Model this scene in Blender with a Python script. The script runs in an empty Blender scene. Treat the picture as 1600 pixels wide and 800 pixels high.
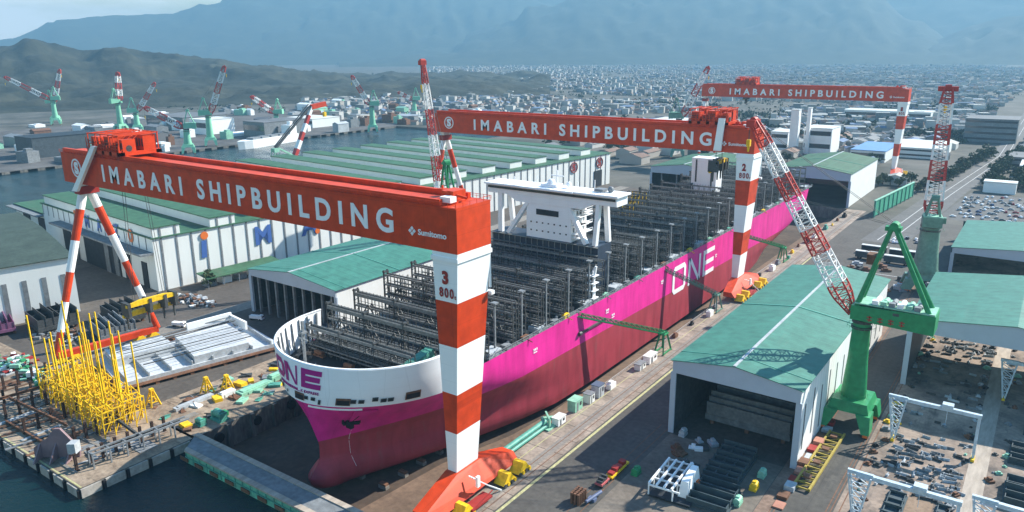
import bpy, bmesh, math, random
from mathutils import Vector, Matrix, noise
R = math.radians
C = bpy.context.scene.collection
SC = bpy.context.scene
rnd = random.Random(7)

# ------------------------------------------------------------------ camera, world, sun, exposure
CAM = Vector((118.15, -141.52, 121.74)); YAW = -0.621; PITCH = -0.2651; ROLL = -0.0072
cd = bpy.data.cameras.new('camera'); cam = bpy.data.objects.new('camera', cd); C.objects.link(cam)
cd.lens = 36 * 1180.7 / 1600; cd.sensor_width = 36; cd.clip_start = 1; cd.clip_end = 40000
fw = Vector((math.sin(YAW) * math.cos(PITCH), math.cos(YAW) * math.cos(PITCH), math.sin(PITCH)))
rt = Vector((math.cos(YAW), -math.sin(YAW), 0)); up = rt.cross(fw)
rt2 = rt * math.cos(ROLL) + up * math.sin(ROLL); up2 = -rt * math.sin(ROLL) + up * math.cos(ROLL)
cam.matrix_world = Matrix(((rt2.x, up2.x, -fw.x, CAM.x), (rt2.y, up2.y, -fw.y, CAM.y), (rt2.z, up2.z, -fw.z, CAM.z), (0, 0, 0, 1)))
SC.camera = cam
SUN_EL = R(35.3); SUN_AZ = R(26.8)
W = bpy.data.worlds.new('World'); SC.world = W; W.use_nodes = True
nt = W.node_tree; bg = nt.nodes['Background']
sky = nt.nodes.new('ShaderNodeTexSky'); sky.sky_type = 'NISHITA'; sky.sun_disc = False
sky.sun_elevation = SUN_EL; sky.sun_rotation = SUN_AZ; sky.altitude = 100; sky.air_density = 1.7; sky.dust_density = .25; sky.ozone_density = 3.0
tc = nt.nodes.new('ShaderNodeTexCoord'); mp = nt.nodes.new('ShaderNodeMapping'); mp.inputs['Scale'].default_value = (3, 3, 14)
nz = nt.nodes.new('ShaderNodeTexNoise'); nz.inputs['Scale'].default_value = 1.6; nz.inputs['Detail'].default_value = 6; nz.inputs['Roughness'].default_value = .55
rp = nt.nodes.new('ShaderNodeValToRGB'); rp.color_ramp.elements[0].position = .36; rp.color_ramp.elements[1].position = .6
mx = nt.nodes.new('ShaderNodeMix'); mx.data_type = 'RGBA'
nt.links.new(tc.outputs['Generated'], mp.inputs['Vector']); nt.links.new(mp.outputs['Vector'], nz.inputs['Vector'])
nt.links.new(nz.outputs['Fac'], rp.inputs['Fac']); sx = nt.nodes.new('ShaderNodeSeparateXYZ'); nt.links.new(tc.outputs['Generated'], sx.inputs[0])
lowr = nt.nodes.new('ShaderNodeMapRange'); lowr.inputs[1].default_value = .08; lowr.inputs[2].default_value = .17; lowr.inputs[3].default_value = 1; lowr.inputs[4].default_value = 0
nt.links.new(sx.outputs[2], lowr.inputs[0]); ml = nt.nodes.new('ShaderNodeMath'); ml.operation = 'MULTIPLY'
nt.links.new(nz.outputs['Fac'], rp.inputs['Fac']); nt.links.new(rp.outputs['Color'], ml.inputs[0]); nt.links.new(lowr.outputs[0], ml.inputs[1]); dt = nt.nodes.new('ShaderNodeVectorMath'); dt.operation = 'DOT_PRODUCT'; dt.inputs[1].default_value = (-.93, .36, 0); nt.links.new(tc.outputs['Generated'], dt.inputs[0])
bank = nt.nodes.new('ShaderNodeMapRange'); bank.inputs[1].default_value = .86; bank.inputs[2].default_value = .97; nt.links.new(dt.outputs['Value'], bank.inputs[0])
mk = nt.nodes.new('ShaderNodeMath'); mk.operation = 'MULTIPLY'; nt.links.new(ml.outputs[0], mk.inputs[0]); nt.links.new(bank.outputs[0], mk.inputs[1]); nt.links.new(mk.outputs[0], mx.inputs[0])
hsv = nt.nodes.new('ShaderNodeHueSaturation'); hsv.inputs['Saturation'].default_value = 1.3; nt.links.new(sky.outputs['Color'], hsv.inputs['Color']); nt.links.new(hsv.outputs[0], mx.inputs[6]); mx.inputs[7].default_value = (9.5, 9.3, 9.0, 1)
nt.links.new(mx.outputs[2], bg.inputs['Color']); bg.inputs['Strength'].default_value = 0.11
sd = bpy.data.lights.new('sun', 'SUN'); sd.energy = 5.0; sd.angle = R(.5); sd.color = (1, .95, .86)
sun = bpy.data.objects.new('sun', sd); C.objects.link(sun); sun.location = (0, 0, 300)
sdir = Vector((math.sin(SUN_AZ) * math.cos(SUN_EL), math.cos(SUN_AZ) * math.cos(SUN_EL), math.sin(SUN_EL)))
sun.rotation_euler = (-sdir).to_track_quat('-Z', 'Y').to_euler()
SC.view_settings.view_transform = 'Standard'; SC.view_settings.look = 'None'
SC.view_settings.exposure = 1.2; SC.view_settings.gamma = 1; SC.view_settings.use_curve_mapping = False
SC.render.engine = 'CYCLES'
SC.cycles.max_bounces = 6; SC.cycles.volume_bounces = 1; SC.cycles.diffuse_bounces = 3; SC.cycles.glossy_bounces = 2
SC.cycles.use_denoising = True

# ------------------------------------------------------------------ materials
MATS = {}
def mat(name, col, rough=.6, var=.18, scale=.25, metal=0., fine=0., bump=0., spec=.22, stretch=(1, 1, 1), col2=None):
    """Procedural paint or surface: two octave groups of noise vary the base colour (dirt, fading, streaks)."""
    if name in MATS: return MATS[name]
    m = bpy.data.materials.new(name); m.use_nodes = True; n = m.node_tree.nodes; l = m.node_tree.links
    b = n['Principled BSDF']; b.inputs['Roughness'].default_value = rough; b.inputs['Metallic'].default_value = metal
    b.inputs['Specular IOR Level'].default_value = spec
    g = n.new('ShaderNodeNewGeometry'); mpn = n.new('ShaderNodeMapping'); mpn.inputs['Scale'].default_value = stretch
    l.new(g.outputs['Position'], mpn.inputs['Vector'])
    a = n.new('ShaderNodeTexNoise'); a.inputs['Scale'].default_value = scale; a.inputs['Detail'].default_value = 8; a.inputs['Roughness'].default_value = .65
    l.new(mpn.outputs['Vector'], a.inputs['Vector'])
    r = n.new('ShaderNodeMapRange'); r.inputs[1].default_value = .3; r.inputs[2].default_value = .7
    l.new(a.outputs['Fac'], r.inputs[0])
    x = n.new('ShaderNodeMix'); x.data_type = 'RGBA'
    lo = tuple(c * (1 - var) for c in col) if col2 is None else col2
    x.inputs[6].default_value = (*lo, 1); x.inputs[7].default_value = (*[min(1, c * (1 + var * .6)) for c in col], 1)
    l.new(r.outputs[0], x.inputs[0]); out = x.outputs[2]
    if fine:
        f2 = n.new('ShaderNodeTexNoise'); f2.inputs['Scale'].default_value = fine; f2.inputs['Detail'].default_value = 5
        l.new(mpn.outputs['Vector'], f2.inputs['Vector'])
        r2 = n.new('ShaderNodeMapRange'); r2.inputs[1].default_value = .3; r2.inputs[2].default_value = .7; r2.inputs[3].default_value = .8; r2.inputs[4].default_value = 1.14
        l.new(f2.outputs['Fac'], r2.inputs[0])
        mm = n.new('ShaderNodeMix'); mm.data_type = 'RGBA'; mm.blend_type = 'MULTIPLY'; mm.inputs[0].default_value = 1
        l.new(out, mm.inputs[6]); l.new(r2.outputs[0], mm.inputs[7]); out = mm.outputs[2]
    l.new(out, b.inputs['Base Color'])
    if bump:
        bn = n.new('ShaderNodeBump'); bn.inputs['Distance'].default_value = bump; bn.inputs['Strength'].default_value = .6
        l.new(a.outputs['Fac'], bn.inputs['Height']); l.new(bn.outputs['Normal'], b.inputs['Normal'])
    MATS[name] = m; return m
def striped(name, col, col2, axis, freq, rough=.5, duty=.12, var=.15):
    """Sheet metal: thin seams of a second colour every 1/freq metres along one object axis."""
    m = mat(name, col, rough, var, .12, fine=.3 if 'roof' in name else 0); n = m.node_tree.nodes; l = m.node_tree.links
    b = n['Principled BSDF']; src = b.inputs['Base Color'].links[0].from_socket
    t = n.new('ShaderNodeTexCoord'); s = n.new('ShaderNodeSeparateXYZ'); l.new(t.outputs['Object'], s.inputs[0])
    k = n.new('ShaderNodeMath'); k.operation = 'MULTIPLY'; k.inputs[1].default_value = freq; l.new(s.outputs[axis], k.inputs[0])
    fr = n.new('ShaderNodeMath'); fr.operation = 'FRACT'; l.new(k.outputs[0], fr.inputs[0])
    lt = n.new('ShaderNodeMath'); lt.operation = 'LESS_THAN'; lt.inputs[1].default_value = duty; l.new(fr.outputs[0], lt.inputs[0])
    x = n.new('ShaderNodeMix'); x.data_type = 'RGBA'; x.inputs[7].default_value = (*col2, 1)
    l.new(lt.outputs[0], x.inputs[0]); l.new(src, x.inputs[6]); l.new(x.outputs[2], b.inputs['Base Color'])
    return m
RED = mat('crane_red', (.56, .050, .010), .45, .06, .08, fine=.3)
WHITE = mat('crane_white', (.82, .83, .82), .45, .03, .1)
TUBEW = mat('white_paint', (.80, .81, .80), .5, .06, .2)
LETTER = mat('letter_white', (.80, .80, .80), .5, .05, .3)
DRED = mat('number_red', (.30, .03, .025), .5, .1, .3)
YEL = mat('yellow_paint', (.78, .49, .015), .5, .15, .3, fine=1)
PINK = mat('hull_magenta', (.68, .022, .255), .42, .08, .06, fine=.25, stretch=(1, 1, .25))
BOOT = mat('hull_red', (.34, .042, .060), .55, .16, .05, fine=.3, stretch=(1, 1, .25))
SHIPW = mat('ship_white', (.82, .83, .84), .45, .05, .1)
MAG = mat('magenta_letter', (.36, .012, .19), .5, .05, .3)
STEEL = mat('dark_steel', (.065, .068, .068), .55, .3, .3, fine=1.2)
STEEL2 = mat('grey_steel', (.20, .215, .225), .55, .25, .3, fine=1.2)
STEELM = mat('rack_steel', (.17, .175, .17), .55, .25, .3, fine=1.2)
LSTEEL = mat('primer_grey', (.40, .43, .45), .6, .18, .15, fine=1)
DECK = mat('deck_dark', (0.0245, 0.0315, 0.0385), .6, .35, .2, fine=1)
RUST = mat('rusty_steel', (.17, .085, .05), .8, .4, .4, fine=1.4)
BLACK = mat('black_rubber', (.015, .015, .017), .7, .2, .5)
GLASS = mat('dark_glass', (.02, .025, .032), .12, .2, .3, spec=.7)
GREEN = mat('crane_green', (.030, .25, .095), .42, .12, .2, fine=.6)
PGREEN = mat('pale_green', (.25, .50, .36), .5, .15, .2, fine=.6)
TEAL = mat('teal_paint', (.09, .31, .24), .5, .2, .3, fine=1)
ROOFG = striped('green_roof', (0.0527, 0.186, 0.1395), (.062, .195, .148), 1, .22, .55, .09, .14)
ROOFO = striped('old_green_roof', (0.0465, 0.1178, 0.062), (.05, .13, .075), 0, .12, .6, .12, .25)
ROOFD = mat('weathered_roof', (0.0527, 0.0744, 0.0589), .7, .3, .12, fine=.8)
WALLW = striped('white_cladding_y', (.78, .79, .77), (.58, .60, .60), 1, .30, .55, .09, .08)
WALLX = striped('white_cladding_x', (.66, .68, .66), (.40, .42, .42), 0, .30, .55, .09, .08)
WALLP = mat('plain_white_wall', (.70, .72, .69), .6, .05, .15, stretch=(1, 1, .2))
FASC = mat('blue_grey_fascia', (0.4, 0.464, 0.528), .5, .06, .2)
GREYW = mat('grey_wall', (0.182, 0.196, 0.203), .7, .2, .15, fine=.6)
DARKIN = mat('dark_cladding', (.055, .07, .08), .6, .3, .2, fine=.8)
CONC = mat('concrete', (0.2178, 0.198, 0.1716), .85, .25, .08, fine=.7)
CONCP = mat('pier_concrete', (.30, .235, .17), .85, .4, .1, fine=.8, col2=(.15, .11, .08))
ASPH = mat('asphalt', (.086, .080, .070), .85, .25, .05, fine=.6)
ASPL = mat('asphalt_left', (.096, .083, .071), .85, .3, .04, fine=.5)
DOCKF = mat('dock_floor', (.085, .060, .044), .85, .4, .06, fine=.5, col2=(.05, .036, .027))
DOCKS = mat('dock_side_tan', (.17, .115, .08), .9, .35, .08, fine=.6, col2=(.11, .075, .053))  # paler, tan colour for the right-hand part of the dock floor
STRIPC = mat('dock_coping', (.32, .262, .21), .85, .35, .1, fine=.9, col2=(.15, .118, .09))
YARD = mat('yard_ground', (.31, .235, .18), .9, .45, .07, fine=.7, col2=(0.0792, 0.066, 0.0581))
LINE = mat('line_yellow', (.42, .40, .20), .7, .3, .5, fine=2)
LINEW = mat('line_white', (.55, .55, .53), .7, .3, .5, fine=2)
BLUE = mat('blue_letter', (.06, .13, .36), .5, .1, .3)
ORANGE = mat('orange_paint', (.70, .16, .03), .5, .1, .3)
GIRDB = mat('pale_blue_steel', (.46, .55, .61), .5, .12, .3, fine=1)
LATW = mat('lattice_white', (.74, .74, .72), .5, .1, .5)
LATR = mat('lattice_red', (.42, .045, .035), .5, .12, .5)
SCR = striped('green_screen', (.055, .33, .205), (.03, .2, .13), 1, .25, .7, .2, .25)
NET = mat('dark_green_net', (.02, .10, .075), .8, .25, .3)
PIPEW = mat('pale_pipe', (.36, .36, .34), .6, .1, .4)
HOUSEW = mat('house_walls', (.34, .32, .29), .8, .25, .01)
ROOFB = mat('blue_roof', (.12, .25, .45), .6, .15, .2)
ROOFGY = mat('grey_tile_roof', (.14, .145, .15), .7, .3, .02)
ROOFBR = mat('brown_tile_roof', (.19, .12, .09), .7, .3, .02)
ROOFW = mat('pale_metal_roof', (.60, .61, .58), .5, .15, .05)
LEAF = mat('foliage', (.050, .072, .032), .8, .4, .15, fine=.8)
LEAFD = mat('dark_foliage', (.032, .05, .026), .85, .4, .1, fine=.5)
BARK = mat('bark', (.09, .065, .05), .9, .3, .8)
FOREST = mat('mountain_forest', (0.035, 0.0392, 0.021), .95, .45, .006, fine=.03, col2=(0.0154, 0.021, 0.0126))
FORESTN = mat('hill_forest', (.046, .046, .030), .95, .3, .0065, fine=.045, col2=(.004, .009, .006), bump=22)
ROOFBT = mat('town_blue_roof', (.10, .15, .24), .7, .2, .02)
ROOFWT = mat('town_pale_roof', (.31, .31, .29), .6, .3, .01)
WALLT = mat('town_white_wall', (.46, .46, .44), .7, .3, .01)
CARM = [mat('car_white', (.75, .75, .75), .3, .02), mat('car_silver', (.4, .41, .43), .3, .02), mat('car_black', (.02, .02, .022), .3, .02), mat('car_red', (.35, .03, .03), .3, .02), mat('car_blue', (.05, .1, .25), .3, .02)]
SEA = bpy.data.materials.new('sea_water'); SEA.use_nodes = True
n = SEA.node_tree.nodes; l = SEA.node_tree.links; b = n['Principled BSDF']
b.inputs['Base Color'].default_value = (.003, .018, .022, 1); b.inputs['Roughness'].default_value = .12; b.inputs['IOR'].default_value = 1.25
g = n.new('ShaderNodeNewGeometry'); w1 = n.new('ShaderNodeTexNoise'); w1.inputs['Scale'].default_value = .34; w1.inputs['Detail'].default_value = 7; w1.inputs['Roughness'].default_value = .6
mpw = n.new('ShaderNodeMapping'); mpw.inputs['Scale'].default_value = (1, 1.9, 1); mpw.inputs['Rotation'].default_value = (0, 0, .5)
l.new(g.outputs['Position'], mpw.inputs['Vector']); l.new(mpw.outputs['Vector'], w1.inputs['Vector'])
bn = n.new('ShaderNodeBump'); bn.inputs['Strength'].default_value = .55; bn.inputs['Distance'].default_value = 1.6
w2 = n.new('ShaderNodeTexNoise'); w2.inputs['Scale'].default_value = .02; w2.inputs['Detail'].default_value = 4; l.new(mpw.outputs['Vector'], w2.inputs['Vector'])
wr = n.new('ShaderNodeMapRange'); wr.inputs[1].default_value = .4; wr.inputs[2].default_value = .62; wr.inputs[3].default_value = .06; wr.inputs[4].default_value = .26; l.new(w2.outputs['Fac'], wr.inputs[0]); l.new(wr.outputs[0], b.inputs['Roughness'])
l.new(w1.outputs['Fac'], bn.inputs['Height']); l.new(bn.outputs['Normal'], b.inputs['Normal'])

def seams(m, lines, f):
    """Plate joints: every 1/freq metres along a world axis the colour is multiplied by f."""
    n = m.node_tree.nodes; l = m.node_tree.links; b = n['Principled BSDF']; out = b.inputs['Base Color'].links[0].from_socket
    g = n.new('ShaderNodeNewGeometry'); s = n.new('ShaderNodeSeparateXYZ'); l.new(g.outputs['Position'], s.inputs[0])
    for ax, freq, duty in lines:
        k = n.new('ShaderNodeMath'); k.operation = 'MULTIPLY_ADD'; k.inputs[1].default_value = freq; k.inputs[2].default_value = .37; l.new(s.outputs[ax], k.inputs[0])
        fr = n.new('ShaderNodeMath'); fr.operation = 'FRACT'; l.new(k.outputs[0], fr.inputs[0])
        lt = n.new('ShaderNodeMath'); lt.operation = 'LESS_THAN'; lt.inputs[1].default_value = duty; l.new(fr.outputs[0], lt.inputs[0])
        x = n.new('ShaderNodeMix'); x.data_type = 'RGBA'; x.blend_type = 'MULTIPLY'; x.inputs[7].default_value = (f, f, f, 1); l.new(lt.outputs[0], x.inputs[0]); l.new(out, x.inputs[6]); out = x.outputs[2]
    l.new(out, b.inputs['Base Color'])
def streaks(m, scale, stretch, lo, hi, col, amt):
    """Stains with a shape of their own: stretched noise above a threshold mixes in a second colour."""
    n = m.node_tree.nodes; l = m.node_tree.links; b = n['Principled BSDF']; out = b.inputs['Base Color'].links[0].from_socket
    g = n.new('ShaderNodeNewGeometry'); mp_ = n.new('ShaderNodeMapping'); mp_.inputs['Scale'].default_value = stretch; l.new(g.outputs['Position'], mp_.inputs['Vector'])
    a = n.new('ShaderNodeTexNoise'); a.inputs['Scale'].default_value = scale; a.inputs['Detail'].default_value = 7; a.inputs['Roughness'].default_value = .7; l.new(mp_.outputs['Vector'], a.inputs['Vector'])
    r = n.new('ShaderNodeMapRange'); r.inputs[1].default_value = lo; r.inputs[2].default_value = hi; r.inputs[4].default_value = amt; l.new(a.outputs['Fac'], r.inputs[0])
    x = n.new('ShaderNodeMix'); x.data_type = 'RGBA'; x.inputs[7].default_value = (*col, 1); l.new(r.outputs[0], x.inputs[0]); l.new(out, x.inputs[6]); l.new(x.outputs[2], b.inputs['Base Color'])
seams(PINK, [(1, 1 / 17., .012), (2, 1 / 3.4, .03)], .90); seams(BOOT, [(1, 1 / 17., .012), (2, 1 / 3.4, .03)], .86)
streaks(BOOT, .35, (1, 1, .12), .56, .74, (.16, .10, .09), .45); streaks(PINK, .3, (1, 1, .1), .62, .8, (.42, .10, .20), .35)
seams(SHIPW, [(1, 1 / 9., .015), (2, 1 / 3.1, .03), (0, 1 / 9., .015)], .93)
seams(RED, [(0, 1 / 8., .02), (2, 1 / 6.1, .02)], .80); seams(WHITE, [(2, 1 / 4.7, .02)], .88)
streaks(RED, .5, (1, 1, .12), .60, .78, (.25, .06, .03), .5); streaks(WHITE, .6, (1, 1, .08), .63, .8, (.50, .44, .36), .5)
seams(ROOFG, [(1, 1 / 4.6, .10)], .86); seams(ROOFG, [(0, 1 / 8.2, .03), (1, 1 / 1.15, .16)], .94); streaks(ROOFG, .2, (1, .12, 1), .60, .74, (.14, .16, .12), .28); streaks(ROOFO, .12, (.25, 1, 1), .56, .72, (.10, .10, .07), .5)
streaks(WALLW, .3, (1, 1, .1), .6, .78, (.45, .44, .40), .5); streaks(WALLP, .3, (1, 1, .1), .58, .78, (.42, .40, .35), .55)
for g_ in (ASPH, ASPL): streaks(g_, .16, (1, .12, 1), .56, .70, (.045, .043, .042), .7); streaks(g_, .09, (1, 1, 1), .60, .66, (.125, .115, .10), .45); seams(g_, [(0, 1 / 9., .012), (1, 1 / 11., .012)], .75)
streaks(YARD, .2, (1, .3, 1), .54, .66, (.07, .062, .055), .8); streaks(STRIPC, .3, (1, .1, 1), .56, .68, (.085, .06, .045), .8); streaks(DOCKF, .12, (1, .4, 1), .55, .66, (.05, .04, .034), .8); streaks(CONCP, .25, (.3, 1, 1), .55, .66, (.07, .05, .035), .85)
# ------------------------------------------------------------------ mesh helpers
class MB:
    def __init__(s, o=(0, 0, 0)): s.v = []; s.f = []; s.m = []; s.o = Vector(o)
    def add(s, vs, fs, m=0):
        k = len(s.v); s.v += [tuple(x) for x in vs]; s.f += [tuple(i + k for i in f) for f in fs]; s.m += [m] * len(fs); return s
    def hexa(s, p, m=0): return s.add(p, [(0, 3, 2, 1), (4, 5, 6, 7), (0, 1, 5, 4), (1, 2, 6, 5), (2, 3, 7, 6), (3, 0, 4, 7)], m)
    def box(s, x0, y0, z0, x1, y1, z1, m=0):
        return s.hexa([(x0, y0, z0), (x1, y0, z0), (x1, y1, z0), (x0, y1, z0), (x0, y0, z1), (x1, y0, z1), (x1, y1, z1), (x0, y1, z1)], m)
    def cbox(s, c, sx, sy, sz, m=0, a=0.):
        ca, sa = math.cos(a), math.sin(a); P = []
        for z in (0, sz):
            for (x, y) in ((-1, -1), (1, -1), (1, 1), (-1, 1)):
                X, Y = x * sx / 2, y * sy / 2; P.append((c[0] + X * ca - Y * sa, c[1] + X * sa + Y * ca, c[2] + z))
        return s.hexa(P, m)
    def frame(s, p, q):
        p, q = Vector(p), Vector(q); d = (q - p)
        if d.length < 1e-6: d = Vector((0, 0, 1))
        d.normalize(); u = d.cross(Vector((0, 0, 1)))
        if u.length < 1e-3: u = Vector((1, 0, 0))
        u.normalize(); return p, q, u, u.cross(d)
    def bar(s, p, q, w, h=None, m=0):
        h = h or w; p, q, u, v = s.frame(p, q); P = []
        for c in (p, q): P += [c - u * w / 2 - v * h / 2, c + u * w / 2 - v * h / 2, c + u * w / 2 + v * h / 2, c - u * w / 2 + v * h / 2]
        return s.hexa(P, m)
    def tube(s, p, q, r, r2=None, n=10, m=0):
        r2 = r if r2 is None else r2; p, q, u, v = s.frame(p, q); P = []
        for c, rr in ((p, r), (q, r2)):
            for i in range(n):
                a = 2 * math.pi * i / n; P.append(c + u * math.cos(a) * rr + v * math.sin(a) * rr)
        return s.add(P, [tuple(range(n - 1, -1, -1)), tuple(range(n, 2 * n))] + [(i, (i + 1) % n, n + (i + 1) % n, n + i) for i in range(n)], m)
    def prism(s, poly, vec, m=0):
        k = len(poly); vec = Vector(vec); P = [Vector(p) for p in poly]; P += [p + vec for p in P]
        return s.add(P, [tuple(range(k - 1, -1, -1)), tuple(range(k, 2 * k))] + [(i, (i + 1) % k, k + (i + 1) % k, k + i) for i in range(k)], m)
    def ball(s, c, r, m=0, sx=1, sy=1, sz=1, seg=10, rings=6):
        P = []; F = []
        for i in range(rings + 1):
            t = math.pi * i / rings
            for j in range(seg):
                a = 2 * math.pi * j / seg; P.append((c[0] + r * sx * math.sin(t) * math.cos(a), c[1] + r * sy * math.sin(t) * math.sin(a), c[2] + r * sz * math.cos(t)))
        for i in range(rings):
            for j in range(seg): F.append((i * seg + j, (i + 1) * seg + j, (i + 1) * seg + (j + 1) % seg, i * seg + (j + 1) % seg))
        return s.add(P, F, m)
    def mesh(s, name, mats):
        me = bpy.data.meshes.new(name); me.from_pydata([tuple(Vector(v) - s.o) for v in s.v], [], s.f)
        for m in (mats if isinstance(mats, (list, tuple)) else [mats]): me.materials.append(m)
        me.polygons.foreach_set('material_index', s.m)
        bm = bmesh.new(); bm.from_mesh(me); bmesh.ops.recalc_face_normals(bm, faces=bm.faces); bm.to_mesh(me); bm.free()
        return me
    def build(s, name, mats, parent=None, smooth=False, loc=None):
        me = s.mesh(name, mats); o = bpy.data.objects.new(name, me); C.objects.link(o)
        if smooth: me.polygons.foreach_set('use_smooth', [True] * len(me.polygons))
        if parent is not None: o.parent = parent
        elif loc is not None: o.location = loc
        elif s.o.length: o.location = s.o
        return o
def tag(o, label, cat, group=None, kind=None):
    o['label'] = label; o['category'] = cat
    if group: o['group'] = group
    if kind: o['kind'] = kind
    return o
def thing(name, label, cat, loc=(0, 0, 0), rz=0., group=None):
    o = bpy.data.objects.new(name, None); C.objects.link(o); o.location = loc; o.rotation_euler = (0, 0, rz); o.empty_display_size = 1
    return tag(o, label, cat, group)
def struct(o, label=None):
    o['kind'] = 'structure'
    if label: o['label'] = label
    return o
def dup(root, loc, rz=None, label=None):
    r = root.copy(); C.objects.link(r); r.location = loc
    if rz is not None: r.rotation_euler = (0, 0, rz)
    if label: r['label'] = label
    def kids(a, b):
        for ch in list(a.children):
            c = ch.copy(); C.objects.link(c); c.parent = b; kids(ch, c)
    kids(root, r); return r
def text_mesh(body, thick=.0, space=1.0):
    cu = bpy.data.curves.new('lettering', 'FONT'); cu.body = body; cu.size = 1; cu.extrude = .02; cu.offset = thick; cu.space_character = space; cu.resolution_u = 4
    o = bpy.data.objects.new('lettering', cu); C.objects.link(o)
    bpy.context.view_layer.update()
    me = bpy.data.meshes.new_from_object(o.evaluated_get(bpy.context.evaluated_depsgraph_get()))
    bpy.data.objects.remove(o); bpy.data.curves.remove(cu); return me
def lettering(body, p0, ux, uz, w, h, m, parent, name='lettering', thick=.02, space=1., origin=None):
    """Raised letters: lower-left corner p0, spanning w along ux and h along uz."""
    me = text_mesh(body, thick, space); xs = [v.co.x for v in me.vertices]; ys = [v.co.y for v in me.vertices]
    x0, x1, y0, y1 = min(xs), max(xs), min(ys), max(ys); ux = Vector(ux).normalized(); uz = Vector(uz).normalized(); nn = ux.cross(uz); p0 = Vector(p0)
    o0 = Vector(origin) if origin else Vector((0, 0, 0))
    for v in me.vertices:
        v.co = p0 + ux * ((v.co.x - x0) / (x1 - x0) * w) + uz * ((v.co.y - y0) / (y1 - y0) * h) + nn * (v.co.z * 3 + .07) - o0
    me.materials.clear(); me.materials.append(m)
    o = bpy.data.objects.new(name, me); C.objects.link(o); o.parent = parent; return o
def block_letters(mb, put, w, h, st, gap=.06):
    """O N E as straight-sided bars; put(u, v) places a point of the w x h field."""
    lw = w / 3 * (1 - gap * 2); x0 = [w / 3 * k for k in range(3)]
    def bar_(a, b, c, d, n=6):  # quad a b c d split along its length
        for k in range(n):
            t0, t1 = k / n, (k + 1) / n; L = lambda p, q, t: (p[0] + (q[0] - p[0]) * t, p[1] + (q[1] - p[1]) * t)
            P = [L(a, b, t0), L(a, b, t1), L(d, c, t1), L(d, c, t0)]; mb.add([put(*p) for p in P], [(0, 1, 2, 3)])
    c = st * .9; x = x0[0]
    O = [(x + c, 0), (x + lw - c, 0), (x + lw, c), (x + lw, h - c), (x + lw - c, h), (x + c, h), (x, h - c), (x, c)]
    I = [(x + c + st * .3, st), (x + lw - c - st * .3, st), (x + lw - st, c + st * .3), (x + lw - st, h - c - st * .3), (x + lw - c - st * .3, h - st), (x + c + st * .3, h - st), (x + st, h - c - st * .3), (x + st, c + st * .3)]
    for k in range(8): bar_(O[k], O[(k + 1) % 8], I[(k + 1) % 8], I[k], 3)
    x = x0[1]; bar_((x, 0), (x, h), (x + st, h), (x + st, 0)); bar_((x + lw - st, 0), (x + lw - st, h), (x + lw, h), (x + lw, 0)); bar_((x, h), (x + st * 1.25, h), (x + lw, 0), (x + lw - st * 1.25, 0), 8)
    x = x0[2]; bar_((x, 0), (x, h), (x + st, h), (x + st, 0)); bar_((x + st, 0), (x + lw, 0), (x + lw, st), (x + st, st)); bar_((x + st, h - st), (x + lw, h - st), (x + lw, h), (x + st, h)); bar_((x + st, h / 2 - st / 2), (x + lw * .94, h / 2 - st / 2), (x + lw * .94, h / 2 + st / 2), (x + st, h / 2 + st / 2))
def sheet(name, pts, z, m, label=None):
    mb = MB(); mb.add([(x, y, z) for x, y in pts], [tuple(range(len(pts)))]); return struct(mb.build(name, m), label)
def rect(name, x0, y0, x1, y1, z, m): return sheet(name, [(x0, y0), (x1, y0), (x1, y1), (x0, y1)], z, m)

# ------------------------------------------------------------------ ground with the dock pit and the harbour cut out, quay walls
DX0, DX1, DY0, DY1, DZ = -97., -6., -18., 485., -9.
def wet(x, y):
    if -795 < x < -548 and y < 800: return True
    if y < -57 and -548 <= x < -97: return True
    if -97 <= x < -6 and y < -21: return True
    return x >= -6 and y < -110
def pit(x, y): return DX0 < x < DX1 and DY0 < y < DY1
xs = [-16000, -795, -548, -97, -6, 16000]; ys = [-5000, -110, -57, -21, -18, 485, 800, 18000]
gm = MB()
def kind(i, j):
    if not (0 <= i < len(xs) - 1 and 0 <= j < len(ys) - 1): return None
    cx, cy = (xs[i] + xs[i + 1]) / 2, (ys[j] + ys[j + 1]) / 2
    return 'w' if wet(cx, cy) else 'p' if pit(cx, cy) else 'g'
LOW = {'w': -7., 'p': DZ}
for i in range(len(xs) - 1):
    for j in range(len(ys) - 1):
        k = kind(i, j); x0, x1, y0, y1 = xs[i], xs[i + 1], ys[j], ys[j + 1]
        if k == 'g':
            gm.add([(x0, y0, 0), (x1, y0, 0), (x1, y1, 0), (x0, y1, 0)], [(0, 1, 2, 3)], 0)
            for (di, dj, a, bq) in ((-1, 0, (x0, y0), (x0, y1)), (1, 0, (x1, y0), (x1, y1)), (0, -1, (x0, y0), (x1, y0)), (0, 1, (x0, y1), (x1, y1))):
                q = kind(i + di, j + dj)
                if q in LOW: gm.add([(*a, 0), (*bq, 0), (*bq, LOW[q]), (*a, LOW[q])], [(0, 1, 2, 3)], 1)
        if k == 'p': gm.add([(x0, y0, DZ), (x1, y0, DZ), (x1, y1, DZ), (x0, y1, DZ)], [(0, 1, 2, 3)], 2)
gm.add([(DX0, DY0, DZ), (DX1, DY0, DZ), (DX1, DY0, -7), (DX0, DY0, -7)], [(0, 1, 2, 3)], 1)
CITYG = mat('town_ground', (.105, .098, .085), .9, .5, .012, fine=.05, col2=(.035, .038, .028))
QUAYW = mat('quay_wall', (0.165, 0.1551, 0.1386), .85, .4, .25, fine=1, stretch=(1, 1, .3), col2=(0.066, 0.0627, 0.0561))
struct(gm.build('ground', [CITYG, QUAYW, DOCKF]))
wm = MB(); wm.add([(-800, -5000, -3), (16000, -5000, -3), (16000, -20, -3), (-800, -20, -3), (-800, 801, -3), (-540, 801, -3), (-540, -20, -3)], [(0, 1, 2, 6, 3), (3, 6, 5, 4)])
struct(wm.build('water', SEA))
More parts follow.
